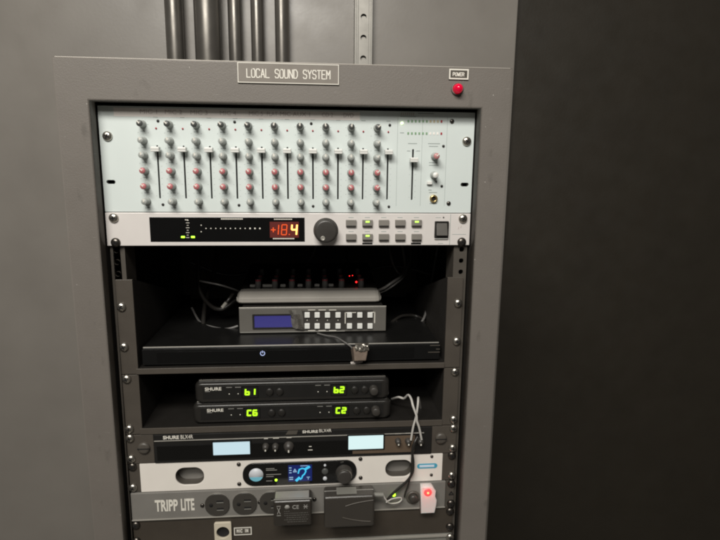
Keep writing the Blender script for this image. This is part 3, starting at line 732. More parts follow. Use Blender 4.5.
# front rest: bevelled prism with chamfered ends
h = dzt - mzb
b = B()
def fn_rest():
    y0, y1 = DY, DY + .030
    prof = [(y0 + .002, mzb + .001), (y0, mzb + .003), (y0, mzb + h * .50), (y0 + .001, mzb + h * .56), (y0 + .013, mzb + h * .97), (y0 + .015, mzb + h), (y1, mzb + h), (y1, mzb + .001)]
    bm = b.bm; L = []
    for x, ins in ((dx0, .005), (dx0 + .004, .001), (dx0 + .009, 0), (dx1 - .009, 0), (dx1 - .004, .001), (dx1, .005)):
        cy = (y0 + y1) / 2; cz = mzb + h / 2
        L.append([bm.verts.new((x, yy + (ins if yy < cy else 0), zz - (ins if zz > cz else -ins * .4))) for yy, zz in prof])
    n = len(prof)
    for p_, q_ in zip(L, L[1:]):
        for k in range(n): bm.faces.new((p_[k], p_[(k + 1) % n], q_[(k + 1) % n], q_[k]))
    bm.faces.new(L[0]); bm.faces.new(L[-1]); bmesh.ops.recalc_face_normals(bm, faces=bm.faces[:])
fn_rest(); rest = b.obj('front_rest', 'rest', dm)
TY0 = DY + .0302; tz = mzb + h - .0035
B().hexa([(dx0 + .003, TY0, mzb + .001), (dx1 - .003, TY0, mzb + .001), (dx1 - .003, TY0 + .15, mzb + .001), (dx0 + .003, TY0 + .15, mzb + .001),
          (dx0 + .003, TY0, tz), (dx1 - .003, TY0, tz), (dx1 - .003, TY0 + .15, tz + .018), (dx0 + .003, TY0 + .15, tz + .018)]).obj('body', 'satin', dm)
dkm = B().lathe([(0, 0), (.0052, 0), (.0046, .012), (.0044, .0155), (0, .0157)], 18, axis='Z').mesh('knob', 'cable_grey')
dkr = B().lathe([(.00462, .0122), (.00475, .0124), (.0047, .0145), (.0045, .0147)], 18, axis='Z').mesh('red_band', 'led_red_off')
for r in range(3):
    for i, px in enumerate((258.3, 275, 292, 308.5, 325, 341.6, 361)):
        yy = TY0 + .012 + r * .034
        base = Vector((W(px, 285.5, TY0 + .012).x, yy, tz + (yy - TY0) * .12))
        k = link('knob', dkm, dm, base); k.scale = (1, 1, 1) if r == 0 else (.8, .8, .7)
        if r < 2: q = bpy.data.objects.new('red_band', dkr); COL.objects.link(q); q.parent = k
for i, px in enumerate((252.5, 265, 269.5, 283, 300, 317, 331)):
    yy = TY0 + .020; x = W(px, 282, yy).x
    B().box(x - .004, x + .004, yy - .002, yy + .002, tz + (yy - TY0) * .12, tz + (yy - TY0) * .12 + .004, .0005).obj('slider', 'greyprint', dm)
for px, py, r in ((356.3, 282.0, .0016), (349.5, 276, .0008), (352.5, 275.5, .0008)):
    yy = TY0 + .02; p = W(px, py, yy); 
    B().lathe([(0, -r), (r * .8, -r * .6), (r, 0), (r * .8, r * .6), (0, r)], 12, c=p).obj('clip_led', 'e_red', dm)

# ================================================================== WIRELESS RECEIVERS stacked on the lower shelf
def receiver(label, px0, px1, pyt, pyb, zbase, Y, d1, d2, xoff, w1, w2, group):
    x0 = W(px0, (pyt + pyb) / 2, Y).x; x1 = W(px1, (pyt + pyb) / 2, Y).x
    zt = W((px0 + px1) / 2, pyt, Y).z
    t = thing('wireless_receiver', label, 'receiver', ((x0 + x1) / 2, Y + .06, zbase), group)
    b = B().box(x0 + .004, x1 - .004, Y + .004, Y + .13, zbase + .0005, zt + .0006, .003, 3); b.obj('case', 'satin', t)
    fo = B()
    def shell(bm=fo.bm):
        L = []
        for yy, ins in ((Y + .016, 0), (Y + .006, .0005), (Y + .0015, .003), (Y, .007)):
            L.append([bm.verts.new((x, yy, z)) for x, z in rrect((x0 + x1) / 2, (zbase + zt) / 2, x1 - x0 - 2 * ins, zt - zbase - .001 - ins * .8, .007 - ins * .3, 4)])
        n = len(L[0])
        for p_, q_ in zip(L, L[1:]):
            for k in range(n): bm.faces.new((p_[k], p_[(k + 1) % n], q_[(k + 1) % n], q_[k])).smooth = True
        bm.faces.new(L[-1]); bm.faces.new(L[0]); bmesh.ops.recalc_face_normals(bm, faces=bm.faces[:])
    shell(); fo.obj('front_shell', 'satin', t)
    PYY = Y - .0003
    B().box(x0 + .012, x1 - .012, PYY, Y + .002, zbase + (zt - zbase) * .22, zt - (zt - zbase) * .17, .0002).obj('front_panel', 'black', t)
    B().box(x0 + .006, x1 - .006, Y + .0075, Y + .0100, zt - .0002, zt + .0009, .0004).obj('top_edge', 'bright_edge', t)
    def at(px, py): return W(px + xoff, py, PYY)
    # slopes of rows are real perspective: heights come from the left group
    zr = lambda f: zbase + (zt - zbase) * f
    H = zt - zbase
    ctext('brand_lettering', 'SHURE', (at(205, w1).x + at(221.5, w1).x) / 2, zr(.70), PYY, at(221.5, w1).x - at(205, w1).x, H * .15, 'cream', t, bold=.02)
    B().box(at(205, 0 + w1).x, at(210, w1).x, PYY - .0002, PYY, zr(.575), zr(.60)).obj('model_print', 'greyprint', t)
    for (pa, dd) in ((244.7, d1), (333.6, d2)):
        for ddx in (-15.5, -6.6):
            p = at(pa + ddx, w1 if pa < 300 else w2); B().lathe([(.0008, 0), (.0007, -.0004), (0, -.0005)], 10, c=(p.x, PYY, zr(.44))).obj('status_led', 'cream', t)
            B().box(p.x - .004, p.x + .004, PYY - .0002, PYY, zr(.745), zr(.765)).obj('panel_print', 'greyprint', t)
        wd_ = plate('display_frame', rrect(at(pa + 5.2, w1).x, zr(.52), .0235, H * .56, .001), [rrect(at(pa + 5.2, w1).x, zr(.52), .0215, H * .50, .0005)], PYY - .0008, .0007, 'gloss', t)
        digits(wd_, [(dd[0], at(pa + 2.6, w1).x, zr(.52)), (dd[1], at(pa + 8.3, w1).x, zr(.52))], .0050, H * .25, .0023, PYY, 'e_seg', .06)
        for ddx in (25, 35):
            p = at(pa + ddx - (4 if pa > 300 else 0) , w1); r = .0052
            kk = B().lathe([(r, 0), (r, -.0025), (r * .86, -.0032), (0, -.0030)], 22, c=(p.x, PYY, zr(.52))).obj('selector_button', 'satin', t)
            B().box(p.x - .0018, p.x + .0018, PYY - .0003, PYY, zr(.52) - r - .0013, zr(.52) - r - .0007).obj('panel_print', 'greyprint', t)
    p = at(373.5, w2)
    kk = B().lathe([(.0066, 0), (.0066, -.001), (.0058, -.009), (.005, -.0098), (0, -.0095)], 26, c=(p.x, PYY, zr(.50))).obj('volume_knob', 'jog', t)
    return t, zt
RY0 = WZ(300, 421.3, Z2 + .001).y
print('receiver depth', RY0, 'switcher depth', SY, 'desk mixer depth', DY, 'sizes', sx1 - sx0, sz1 - sz0, dx1 - dx0)
r2, ztb = receiver('black wireless receiver showing green C6 and C2, under its twin', 192.0, 391.5, 402.2, 421.3, Z2 + .0006, RY0, 'C6', 'C2', 2.0, 412, 412, 'stacked wireless receivers')
r1, ztt = receiver('black wireless receiver showing green b1 and b2, stacked on top', 194, 390, 380.7, 400, ztb + .0010, RY0, 'b1', 'b2', 0, 392, 392, 'stacked wireless receivers')

# ================================================================== DUAL RECEIVER (1U)
dr = thing('rack_receiver', 'black double rack receiver with two pale lit screens', 'receiver', (0, 0, -11 * U))
zt, zb = -10 * U - .0006, -11 * U + .0006
XE = W(431.5, 438, 0).x
B().box(-XE, XE, -.0020, .003, zb, zt, .0006).obj('faceplate', 'black', dr)
B().box(-.2, XE - .01, .0032, .16, zb + .002, zt - .002).obj('chassis', 'inner', dr)
for s in (-1, 1):
    a, b_ = sorted((s * (XE + .0003), s * .2355)); e_ = B().box(a, b_, -.0010, .003, zb, zt, .0006).obj('ear', 'bracket', dr)
    c_ = W(440.8, 438, -.001)
    B().lathe([(.0086, 0), (.0086, -.002), (.0074, -.0036), (.005, -.0042), (0, -.0042)], 30, c=(s * c_.x, -.001, c_.z)).obj('hole_plug', 'rail', dr)
    B().box(s * c_.x - .0082, s * c_.x + .0082, -.0056, -.0045, c_.z - .0007, c_.z + .0007).obj('plug_slot', 'hole', dr)
    for px, py in ((453.2, 427.6), (452.6, 447.4)):
        q = W(px, py, 0); q.x *= s; screw(dr, q, SCREW, -.0011)
B().box(-XE + .001, XE - .012, -.0034, -.0021, zt - .0095, zt - .0085, .0003).obj('pale_line', 'bright_edge', dr)
gl = B().box(-XE + .004, W(352, 442, 0).x, -.0030, -.0021, zb + .0045, zt - .0170, .0004).obj('front_window', 'glassblk', dr)
B().box(W(352.5, 442, 0).x, W(414.5, 440, 0).x, -.0030, -.0021, zb + .0045, zt - .0125, .0004).obj('side_window', 'brown_gloss', dr)
for (a, b_, c, d, m) in ((213.2, 250.0, 441.3, 455.0, 'e_lcd'), (348.4, 383.2, 434.9, 449.4, 'e_lcd2')):
    p0 = W(a, (c + d) / 2, -.003); p1 = W(b_, (c + d) / 2, -.003); zz0 = W((a + b_) / 2, d - .6, -.003).z; zz1 = W((a + b_) / 2, c + .3, -.003).z
    f_ = plate('screen_bezel', rrect((p0.x + p1.x) / 2, (zz0 + zz1) / 2, p1.x - p0.x + .004, zz1 - zz0 + .003, .0008), [rrect((p0.x + p1.x) / 2, (zz0 + zz1) / 2, p1.x - p0.x, zz1 - zz0, .0004)], -.0042, .0011, 'gloss', dr)
    B().box(p0.x - .0006, p1.x + .0006, -.0036, -.0031, zz0 - .0006, zz1 + .0006).obj('screen', m, f_)
kz = W(275, 446, -.003).z
for px, r in ((265.8, .0046), (275.5, .0046), (288.8, .0070), (397.8, .0042), (407.8, .0042), (420, .0046)):
    p = W(px, 446 if px < 300 else 440.5, -.003)
    kk = B().lathe([(r * 1.05, 0), (r * 1.05, -.0015), (r * .9, -.002), (r * .82, -.008), (0, -.0083)], 24, c=(p.x, -.003, p.z)).obj('knob', 'jog', dr)
    B().box(p.x - .0009, p.x + .0009, -.0117, -.0105, p.z - r * .8, p.z - r * .3).obj('pointer', 'cream', kk)
b = B()
for (a, c, py) in ((264, 268, 438.6), (273, 279, 438.2), (286.5, 291.5, 437.6), (308, 312.5, 450), (309, 311.5, 446.5), (395, 401, 433.8), (405.5, 411, 433.4), (417, 422, 433)):
    p0 = W(a, py, -.003); p1 = W(c, py, -.003); b.box(p0.x, p1.x, -.0033, -.0030, p0.z - .0005, p0.z + .0005)
b.obj('panel_print', 'cream', dr)['kind'] = 'stuff'
ptext('brand_lettering', 'SHURE', 302.4, 318.0, 430.2, 432.9, -.0021, 'cream', dr, bold=.03)
ptext('model_lettering', 'BLX4R', 319.2, 331.4, 429.0, 432.0, -.0021, 'cream', dr)
ptext('model_lettering', 'BLX4R', 180.6, 193.0, 434.9, 438.6, -.0021, 'cream', dr)
ptext('brand_lettering', 'SHURE', 163.0, 179.0, 435.7, 439.2, -.0021, 'cream', dr, bold=.03)
a = W(285.5, 430, -.002); c = W(298, 430, -.002)
B().hexa([(a.x, -.0021, W(290, 433.6, 0).z), (c.x - .002, -.0021, W(290, 433.6, 0).z), (c.x, -.0021, W(290, 429.8, 0).z), (a.x + .004, -.0021, W(290, 429.8, 0).z),
          (a.x, -.0030, W(290, 433.6, 0).z), (c.x - .002, -.0030, W(290, 433.6, 0).z), (c.x, -.0030, W(290, 429.8, 0).z), (a.x + .004, -.0030, W(290, 429.8, 0).z)]).obj('joint_badge', 'rail', dr)

# ================================================================== HEARING-LOOP TRANSMITTER (white, 1U)
tr = thing('assist_transmitter', 'white rack panel with oval openings and a black rounded control island', 'transmitter', (0, 0, -12 * U))
zt, zb = -11 * U - .0006, -12 * U + .0006; zm = (zt + zb) / 2
XR = W(442, 466, 0).x
ovw = W(412.4, 466, 0).x - W(385.2, 466, 0).x; ovc = (W(412.4, 466, 0).x + W(385.2, 466, 0).x) / 2
ovl = W(204.3, 475, 0).x - ovw / 2
ovh = .0282
plate('panel', rrect((-XR - .004 + XR) / 2, zm, 2 * XR + .004, zt - zb, .0006, 2), [rrect(ovc, zm, ovw, ovh, ovh * .47, 8), rrect(ovl, zm, ovw, ovh, ovh * .47, 8)], -.0005, .003, 'white_plate', tr, bev=.0003)
for s in (-1, 1):
    a, b_ = sorted((s * (XR + .005), s * .2355)); a, b_ = sorted((s * (XR + .0004), s * .2355))
    B().box(a, b_, .0002, .003, zb, zt, .0004).obj('ear', 'bracket', tr)
    for px, py in ((451.8, 455.2), (451.8, 475.2)):
        q = W(px, py, 0); q.x *= s; screw(tr, q, SCREW_DK if py < 460 else SCREW, 0)
B().box(-XR, XR, .0170, .020, zb, zt).obj('back_plate', 'strip', tr)
for oc in (ovc, ovl): plate('opening_sleeve', rrect(oc, zm, ovw + .003, ovh + .003, ovh * .48, 8), [rrect(oc, zm, ovw, ovh, ovh * .47, 8)], .0028, .014, 'rail', tr)
ix0 = W(242.8, 471, -.002).x; ix1 = W(356.4, 464, -.002).x; ih = .0345
isl = plate('control_island', rrect((ix0 + ix1) / 2, zm, ix1 - ix0, ih, ih * .46, 9), [], -.0030, .0025, 'gloss', tr, bev=.0003)
IY = -.0030
def onz(px): return W(px, 470, IY).x
bx_ = onz(256)
B().lathe([(.0102, 0), (.0102, -.0006), (0, -.0006)], 32, c=(bx_, IY, zm)).obj('badge', 'badge', isl)
bd = plate('badge_wave', [(bx_ + .0100 * math.cos(a), zm + .0100 * math.sin(a)) for a in [math.radians(200 + 140 * k / 14) for k in range(15)]], [], IY - .0010, .0003, 'badge_blue', isl)
b = B()
for (a, c, f) in ((266, 274.5, .26), (266, 277, .19), (266, 281, -.01), (266, 273.5, -.10), (266, 272, -.30)):
    b.box(onz(a), onz(c), IY - .0002, IY, zm + ih * f - .0004, zm + ih * f + .0004)
b.obj('island_print', 'greyprint', isl)['kind'] = 'stuff'
p = onz(275.9); B().lathe([(.0018, 0), (.0017, -.0008), (0, -.0014)], 14, c=(p, IY, zm - ih * .27)).obj('power_led', 'e_green', isl)
lx0, lx1 = onz(288.2), onz(312)
lc = B().box(lx0, lx1, IY - .0006, IY - .0001, zm - ih * .36, zm + ih * .38).obj('screen', 'e_navy', isl)
LY = IY - .0006
lw = lx1 - lx0
def E(u, v): return (lx0 + lw * u, zm + ih * (-.36 + .74 * v))
# ear outline and slash on the little screen
ear = [(.42, .50), (.46, .72), (.58, .80), (.70, .76), (.74, .60), (.68, .44), (.60, .34), (.56, .18), (.50, .12)]
strokes([E(*a) + E(*c) for a, c in zip(ear, ear[1:])], .0020, LY, .0002).obj('ear_icon', 'e_cyan', lc)
strokes([E(.72, .74) + E(.88, .88), E(.34, .06) + E(.46, .22)], .0038, LY - .0001, .0002).obj('ear_icon', 'e_cyan', lc)
strokes([E(.84, .10) + E(.84, .24), E(.78, .24) + E(.90, .24), E(.52, .95) + E(.82, .95)], .0010, LY, .0002).obj('screen_text', 'e_cyanw', lc)
strokes([E(.05, y_) + E(.13, y_) for y_ in (.85, .70, .55)] + [E(.05, y_) + E(.19, y_) for y_ in (.26, .14)] + [E(.22, .60) + E(.28, .76), E(.28, .76) + E(.34, .60), E(.22, .60) + E(.34, .60)], .0014, LY, .0002).obj('screen_text', 'e_cyanw', lc)
for (px, f, r, m) in ((325, .05, .0048, 'knob_dark'), (325, -.28, .0030, 'badge'), (325, .33, .0018, 'badge')):
    B().lathe([(r, 0), (r, -.0012), (r * .8, -.002), (0, -.002)], 20, c=(onz(px), IY, zm + ih * f)).obj('button', m, isl)
kp = onz(344.0)
kb = B().lathe([(.0125, 0), (.0125, -.002), (.0112, -.003), (.0106, -.013), (.0098, -.0145), (.0080, -.0150), (0, -.0146)], 40, c=(kp, IY, zm - .0015)).obj('control_knob', 'jog', isl)
B().lathe([(.0107, -.0105), (.0110, -.0112), (.0107, -.0119)], 40, c=(kp, IY, zm - .0015)).obj('knob_ring', 'chrome', kb)
for px, py in ((238.8, 464.0), (239.3, 483.6), (360.4, 458.6), (360.5, 477.4), (431.7, 456.2), (431.2, 474.6)): 
    o = screw(tr, W(px, py, 0), SMALL, -.0006)
    if px > 400: o.scale = (.8,) * 3
a = W(417, 466, 0); c = W(437.2, 465, 0); sz_ = W(427, 465.7, 0).z
st = plate('sticker', rrect((a.x + c.x) / 2, sz_, c.x - a.x, .0078, .0037, 6), [], -.0009, .0003, 'blue', tr)
B().box(a.x + .0035, c.x - .0045, -.0012, -.0008, sz_ - .0018, sz_ + .0018, .0003).obj('sticker_print', 'paleblue', tr)

# ================================================================== POWER STRIP (1U)
ps = thing('power_strip', 'grey rack power strip with round outlets and a lit red switch', 'power strip', (0, 0, -13 * U))
zt, zb = -12 * U - .0006, -13 * U + .0006; zm = (zt + zb) / 2
PXR = W(445, 496, 0).x
B().box(-.2355, PXR, -.0020, .040, zb, zt, .0012).obj('housing', 'strip', ps)
B().box(PXR + .0004, .2355, -.0010, .003, zb, zt, .0004).obj('ear', 'rail', ps)
for px, py in ((451.2, 483), (450.6, 502.8)): screw(ps, W(px, py, 0), SCREW_DK, -.0011)
p = W(451, 493, 0); strokes([(p.x - .003, p.z - .002, p.x, p.z + .003), (p.x, p.z + .003, p.x + .003, p.z - .002), (p.x - .003, p.z - .002, p.x + .003, p.z - .002)], .0018, -.0011).obj('ear_hole', 'hole', ps)
B().box(-.2355, PXR, -.0034, -.0020, zb + .0002, zb + .0020, .0004).obj('lower_edge', 'bright_edge', ps)
def outlet(px, py):
    c = W(px, py, -.002); r = .0168
    ring = []
    rg = plate('outlet', rrect(c.x, zm, .0335, .0335, .0150, 8), [], -.0048, .0028, 'outlet', ps, bev=.0006)
    arc = [(c.x + .0175 * math.cos(a), zm + .0175 * math.sin(a)) for a in [math.radians(25 + 130 * k / 12) for k in range(13)]]
    strokes([a + b_ for a, b_ in zip(arc, arc[1:])], .0012, -.0026, .0010).obj('outlet_rim', 'bright_edge', rg)
    for dz_ in (.0058, -.0062):      # blade slots lie level: outlet is turned on its side
        B().box(c.x - .0006, c.x + .0092, -.0052, -.0046, zm + dz_ - .0013, zm + dz_ + .0013).obj('blade_slot', 'hole', rg)
        B().box(c.x - .0006, c.x + .0094, -.0054, -.0047, zm + dz_ - .0026, zm + dz_ - .0014, .0002).obj('slot_edge', 'lower', rg)
    B().lathe([(.0028, 0), (.0028, -.0004), (0, -.0004)], 16, c=(c.x - .0085, -.0049, zm)).obj('ground_hole', 'hole', rg)
for px, py in ((217.4, 504), (244.8, 501.8), (271.5, 500), (300, 499), (350, 496)): outlet(px, py)
for px, py in ((202.6, 504.6), (259.8, 501.3), (314.5, 498.4)): screw(ps, W(px, py, 0), SMALL, -.0021)
ptext('brand_lettering', 'LITE', 181.0, 194.4, 498.6, 510.4, -.0021, 'cream', ps, bold=.03)
ptext('brand_lettering', 'TRIPP', 155.0, 178.0, 499.8, 511.2, -.0021, 'cream', ps, bold=.03)
# lit switch in milky cover
sw0 = W(421.6, 495, -.012); sw1 = W(434.6, 495, -.012)
z0, z1 = zb + .0005, zt - .0016
cov = B().hexa([(sw0.x, -.0021, z0), (sw1.x, -.0021, z0), (sw1.x + .0030, -.0021, z0 + .004), (sw0.x, -.0021, z1),
                (sw0.x + .0006, -.014, z0), (sw1.x - .0005, -.014, z0), (sw1.x, -.014, z1 - .003), (sw0.x + .0006, -.014, z1)], bev=.001)
b = B(); b.bm.free(); b.bm = bmesh.new()
cov.bm.free()
cov = plate('switch_cover', [(sw0.x, z0), (sw1.x, z0), (sw1.x + .0020, z0 + .012), (sw1.x + .0024, z0 + .020), (sw1.x, z0 + .026), (sw1.x + .0006, z1 - .006), (sw1.x - .005, z1), (sw0.x, z1)], [], -.014, .0118, 'milky', ps, bev=.0008)
lpz = W(427.9, 492.5, -.014)
B().lathe([(.0060, 0), (.0056, -.0006), (.0035, -.0010), (0, -.0012)], 24, c=(lpz.x, -.0141, lpz.z)).obj('switch_halo', glow('pink_halo', (1.0, .05, .06, 1), .75, (.6, .1, .1, 1)), ps)  # glowing disc painted in as the halo around the neon
B().lathe([(.0017, 0), (.0015, -.0008), (0, -.0012)], 16, c=(lpz.x, -.0153, lpz.z)).obj('neon', 'e_switch', ps)
l = bpy.data.lights.new('neon_light', 'POINT'); l.energy = .0035; l.color = (1, .06, .05); l.shadow_soft_size = .004
lo = bpy.data.objects.new('neon_light', l); COL.objects.link(lo); lo.location = (lpz.x, -.022, lpz.z)
# round breaker button and its nut
c = W(413, 497, -.002)
bk = B().lathe([(.0105, 0), (.0105, -.0015), (.0092, -.0028), (.0070, -.0028), (.0066, -.0016)], 32, c=(c.x, -.002, c.z)).obj('breaker_nut', 'rail', ps)
B().lathe([(.0066, 0), (.0064, -.006), (.005, -.0078), (0, -.008)], 28, c=(c.x, -.002, c.z)).obj('breaker_button', 'outlet', ps)
c = W(393.8, 494.3, -.002); B().lathe([(.0026, 0), (.0026, -.002), (.0014, -.0036), (0, -.004)], 16, c=(c.x, -.002, c.z)).obj('power_led', 'e_green', ps)

# ------------------------------------------------------------------ wall adapters plugged into the strip
def adapter(name, label, px0, px1, ptop_back, ptop_front, pbot, m, bev=.003):
    ztop_ = W((px0 + px1) / 2, ptop_back, -.0052).z
    fy = WZ((px0 + px1) / 2, ptop_front, ztop_).y
    x0 = W(px0, (ptop_front + pbot) / 2, fy).x; x1 = W(px1, (ptop_front + pbot) / 2, fy).x; zbot = W((px0 + px1) / 2, pbot, fy).z
    t = thing(name, label, 'adapter', ((x0 + x1) / 2, -.0052, zbot))
    B().box(x0, x1, fy, -.0054, zbot, ztop_, bev, 3).obj('case', m, t)
    return t, x0, x1, fy, zbot, ztop_
a1, x0, x1, fy, zb1, zt1 = adapter('power_adapter', 'black power adapter with printed safety marks on its face', 273.4, 311.8, 489.2, 501.0, 526, 'adapter')
print('adapter', x1 - x0, -fy, zt1 - zb1)
B().box(x0 + .0005, x1 - .0005, fy + .004, fy + .006, zt1 - .0004, zt1 + .0003).obj('seam', 'greyprint', a1)
B().box(x0 + .002, x1 - .004, fy + .007, -.010, zt1 + .0001, zt1 + .0004).obj('top_sheen', 'strut', a1)  # pale patch painted in for ceiling light reflected on the top
w_, h_ = x1 - x0, zt1 - zb1
def AP(u, v): return x0 + w_ * u, zb1 + h_ * v
cx, cz = AP(.58, .76); ctext('approval_marks', 'CE', cx, cz, fy - .0001, w_ * .17, h_ * .15, 'greyprint', a1, bold=.01)
cx, cz = AP(.36, .76); B().lathe([(.0038, 0), (.0038, -.0003), (0, -.0003)], 6, c=(cx, fy, cz)).obj('approval_marks', 'greyprint', a1)
cx, cz = AP(.84, .76); strokes([(cx - .0022, cz - .003, cx + .0022, cz + .003), (cx + .0022, cz - .003, cx - .0022, cz + .003), (cx - .003, cz, cx + .003, cz)], .0007, fy).obj('approval_marks', 'greyprint', a1)
cx, cz = AP(.14, .66); strokes([(cx - .002, cz - .006, cx + .002, cz + .004), (cx + .002, cz - .006, cx - .002, cz + .004), (cx - .0026, cz + .006, cx + .0026, cz + .006), (cx - .0026, cz - .0085, cx + .0026, cz - .0085)], .0008, fy).obj('approval_marks', 'greyprint', a1)
b = B()
for k, (u0, u1) in enumerate(((.28, .42), (.28, .90), (.28, .92), (.34, .88), (.28, .9), (.36, .86))):
    xa, za = AP(u0, .60 - .085 * k); xb, _ = AP(u1, .6); q = xa
    while q < xb:
        L = random.uniform(.0016, .0045); b.box(q, min(q + L, xb), fy - .0002, fy + .0001, za - .0004, za + .0004); q += L + .0008
b.obj('fine_print', mat('faint_print', (.10, .095, .085, 1), .6), a1)['kind'] = 'stuff'
a2, x0, x1, fy, zb2, zt2 = adapter('power_adapter', 'plain black power adapter with curved ridges, beside the printed one', 324.2, 374.6, 484.6, 496.6, 527.5, 'adapter_b', .0035)
print('adapter', x1 - x0, -fy, zt2 - zb2)
w_, h_ = x1 - x0, zt2 - zb2
def AQ(u, v): return (x0 + w_ * u, fy - .0004, zb2 + h_ * v)
tube('ridge', [AQ(.42, .70), AQ(.6, .78), AQ(.8, .83), AQ(.97, .86)], .0008, 'rail', a2)
tube('ridge', [AQ(.36, .34), AQ(.55, .26), AQ(.75, .20), AQ(.92, .175)], .0008, 'rail', a2)
B().box(x0 + .0005, x1 - .0005, (fy - .0054) / 2, (fy - .0054) / 2 + .0012, zt2 - .0004, zt2 + .0003).obj('seam', 'greyprint', a2)
B().box(x0 + w_ * .25, x0 + w_ * .65, fy + .006, -.012, zt2 + .0001, zt2 + .0004).obj('top_sheen', 'lower', a2)  # reflected light painted on this top as well
pp = Vector((x1 - .001, fy * .55, zt2 - h_ * .18))
tube('strain_relief', [pp, pp + Vector((.008, 0, -.0005)), pp + Vector((.015, 0, -.001))], .0032, 'lower', a2)

# plugs' pale loop and cables
g = thing('plug_cord', 'pale grey cord loop hanging by the green lamp of the power strip', 'cord', W(395, 498, -.01))
tube('cord', [pp + Vector((.015, 0, -.001)), W(387, 501, -.018), W(392, 499, -.014), W(400, 497.6, -.010), W(401.5, 499.8, -.010), W(398, 502.6, -.011), W(391, 503.5, -.014), W(386.5, 502, -.02)], .0011, 'cable_pale', g)
k1 = tube('black_cable', [W(417.5, 437, -.008), W(414.4, 443, -.012), W(412.3, 452, -.012), W(413.2, 462, -.011), W(412.5, 472, -.011), W(408, 480, -.011), W(399, 488, -.010), W(391, 495.5, -.010), W(386.8, 501, -.010)], .0020, 'cable')
tag(k1, 'thin black cable crossing the white panel down to the power strip', 'cable')
k2 = tube('black_cable', [W(419.5, 437.5, -.0075), W(415, 445, -.0085), W(412.0, 456, -.008), W(411.5, 470, -.008), W(408.5, 484, -.008), W(405.5, 492, -.007), W(404.4, 497, -.006)], .0013, 'cable')
tag(k2, 'thinner black cable running beside the other cable over the white panel', 'cable')
# twisted white cable tie
c1 = tube('cable_tie', [WZ(392, 399, Z2 + .012), W(398.5, 397.2, .03), W(404, 398.4, .022), W(408.2, 395.0, .012), W(411.2, 399.0, .002), W(413.0, 406, -.006), W(416.4, 415.5, -.010), W(416.9, 421, -.0105), W(419.2, 428, -.010), W(421.6, 439.5, -.008)], .0017, 'cable_pale')
tag(c1, 'white cable tie hooked over the shelf edge, its end crossing a shorter one', 'cable tie')
c2 = tube('cable_tie', [W(421, 412, .05), W(419.6, 402.5, .022), W(418.3, 397.6, .006), W(417.9, 404, -.003), W(416.2, 416, -.0068), W(413.2, 427, -.0074), W(411.0, 440, -.006)], .0016, 'cable_pale')
tag(c2, 'shorter straight white cable tie crossing behind the hooked one', 'cable tie')

# ================================================================== LOWER PANELS
bp = thing('blank_panel', 'plain dark brown blank rack panel under the power strip', 'panel', (0, 0, -14 * U))
zt, zb = -13 * U - .0006, -14 * U + .0006
B().box(-.2355, .2355, .0002, .003, zb, zt, .0005).obj('plate', 'blank', bp)
for px, py in ((450, 511), (449.8, 526.4)):
    for s in (1, -1): q = W(px, py, 0); q.x *= s; screw(bp, q, SCREW_DK, 0)
lpn = thing('blank_panel', 'lighter grey rack panel with a pale top edge, under the brown blank panel', 'panel', (0, 0, -17 * U))
B().box(-.2355, .2355, .0002, .003, -17 * U, -14 * U - .0006, .0005).obj('plate', 'lower', lpn)
B().box(-.2355, .2355, -.0030, .0001, -14 * U - .0046, -14 * U - .0008, .0006).obj('top_edge', 'bright_edge', lpn)
for s in (1, -1): q = W(449.5, 535.6, 0); q.x *= s; screw(lpn, q, SCREW, -.0031)
a = W(215.2, 532, 0); c = W(231.6, 532, 0); ztp = W(223, 521.3, 0).z
cpx = (a.x + c.x) / 2; cz = W(223.3, 532.2, -.003).z
cp = thing('connector_plate', 'beige socket plate with a round dark hole, fixed on the brown panel', 'socket', (cpx, 0, ztp - .055))
plate('plate', rrect(cpx, ztp - .0275, c.x - a.x, .055, .002, 4), [circ(cpx, cz, .0098, 28)], -.0044, .004, 'beige', cp, bev=.0005)
B().lathe([(.0098, -.004), (.0094, -.0002), (0, -.0001)], 28, c=(cpx, 0, cz)).obj('socket', 'hole', cp)
sign('nameplate', 'small dark engraved sign with white border beside the beige socket plate', ((234.0, 526.4), (252.0, 534.4)), 0, 'MIC IN', (237, 248, 529.3, 532.2), border=.0016, face='sign_dark', fw=.0010)

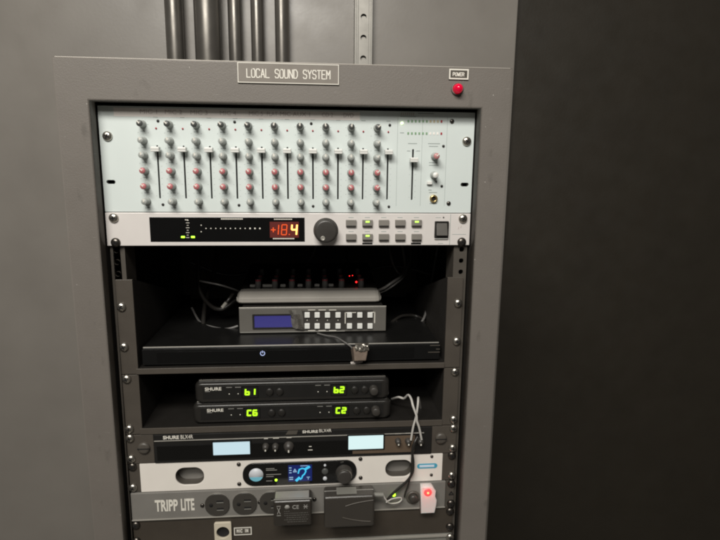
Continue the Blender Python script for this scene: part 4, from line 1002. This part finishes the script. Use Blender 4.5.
# ================================================================== CABLES in the dark bay
def bay(label, pts, r, m):
    return tag(tube('cable', [W(px, py, y) for px, py, y in pts], r, m), label, 'cable', 'cables in the dark bay')
bay('dark cable looping down under the silver processor, behind its small grey buttons', [(389, 240, .16), (391.5, 258, .15), (398, 272, .15), (407, 271, .16), (411, 256, .17), (409, 238, .18)], .0030, 'cable')
bay('thicker grey cable leaving the desk mixer end nearest the lit red lamps', [(377, 291, .12), (384, 288, .10), (393, 282, .10), (401, 276, .12), (405, 266, .16), (402, 244, .18)], .0022, 'cable_grey')
bay('thinner grey cable beside the thicker one leaving the desk mixer', [(378, 293.5, .12), (386, 290, .105), (396, 283.5, .105), (404, 276, .13), (409, 262, .17)], .0016, 'cable_grey')
bay('thin shiny cable running level to the desk mixer end with the plug', [(200, 281, .12), (208, 282.6, .10), (220, 285, .09), (233, 289, .11), (240, 292, .13)], .0014, 'cable_grey')
bay('thick black cable looping round above the slim metal plug', [(197, 238, .20), (198, 262, .18), (200, 290, .16), (210, 305, .14), (222, 309, .13), (236, 300, .14)], .0034, 'cable')
bay('black cable hanging down onto the disc player behind the slim plug', [(217, 238, .25), (216, 262, .22), (212, 280, .2), (205, 305, .16), (203, 330, .12)], .0036, 'cable')
pj = thing('audio_plug', 'slim metal audio plug dangling beside the desk mixer', 'plug', W(226, 304, .11))
tube('barrel', [W(222.5, 307.5, .11), W(226.5, 302.5, .11)], .0030, 'bright_edge', pj)
tube('boot', [W(226.5, 302.5, .11), W(229.5, 298.6, .112), W(233, 294, .12)], .0026, 'cable', pj)

rb = random.Random(21)
for lab, m, rr_, pts in (
    ('black cable sagging across the back of the dark bay', 'cable', .0030, [(190, 262, .30), (230, 275, .31), (280, 268, .32), (330, 278, .32), (390, 266, .30), (430, 274, .28)]),
    ('grey cable rising behind the red-banded knobs', 'cable_grey', .0022, [(300, 282, .24), (303, 268, .27), (312, 256, .29), (318, 240, .30)]),
    ('dark cable rising behind the lit red lamps', 'cable', .0028, [(345, 284, .24), (350, 270, .26), (346, 256, .28), (352, 238, .30)]),
    ('grey cable dropping beside the shelf flange to the coiled black cable', 'cable_grey', .0020, [(438, 244, .22), (434, 268, .20), (429, 296, .17), (424, 318, .13), (414, 330, .11)]),
    ('black cable coiled on the disc player beside the control box buttons', 'cable', .0026, [(392, 322, .12), (402, 316, .14), (416, 316, .15), (424, 322, .13), (414, 329, .105), (400, 328, .105), (396, 321, .13)]),
    ('thin grey cable lying on the disc player beside the blue screen end', 'cable_grey', .0018, [(238, 326, .10), (226, 329, .10), (212, 327, .11), (200, 322, .14), (192, 308, .18)])):
    bay(lab, pts, rr_, m)
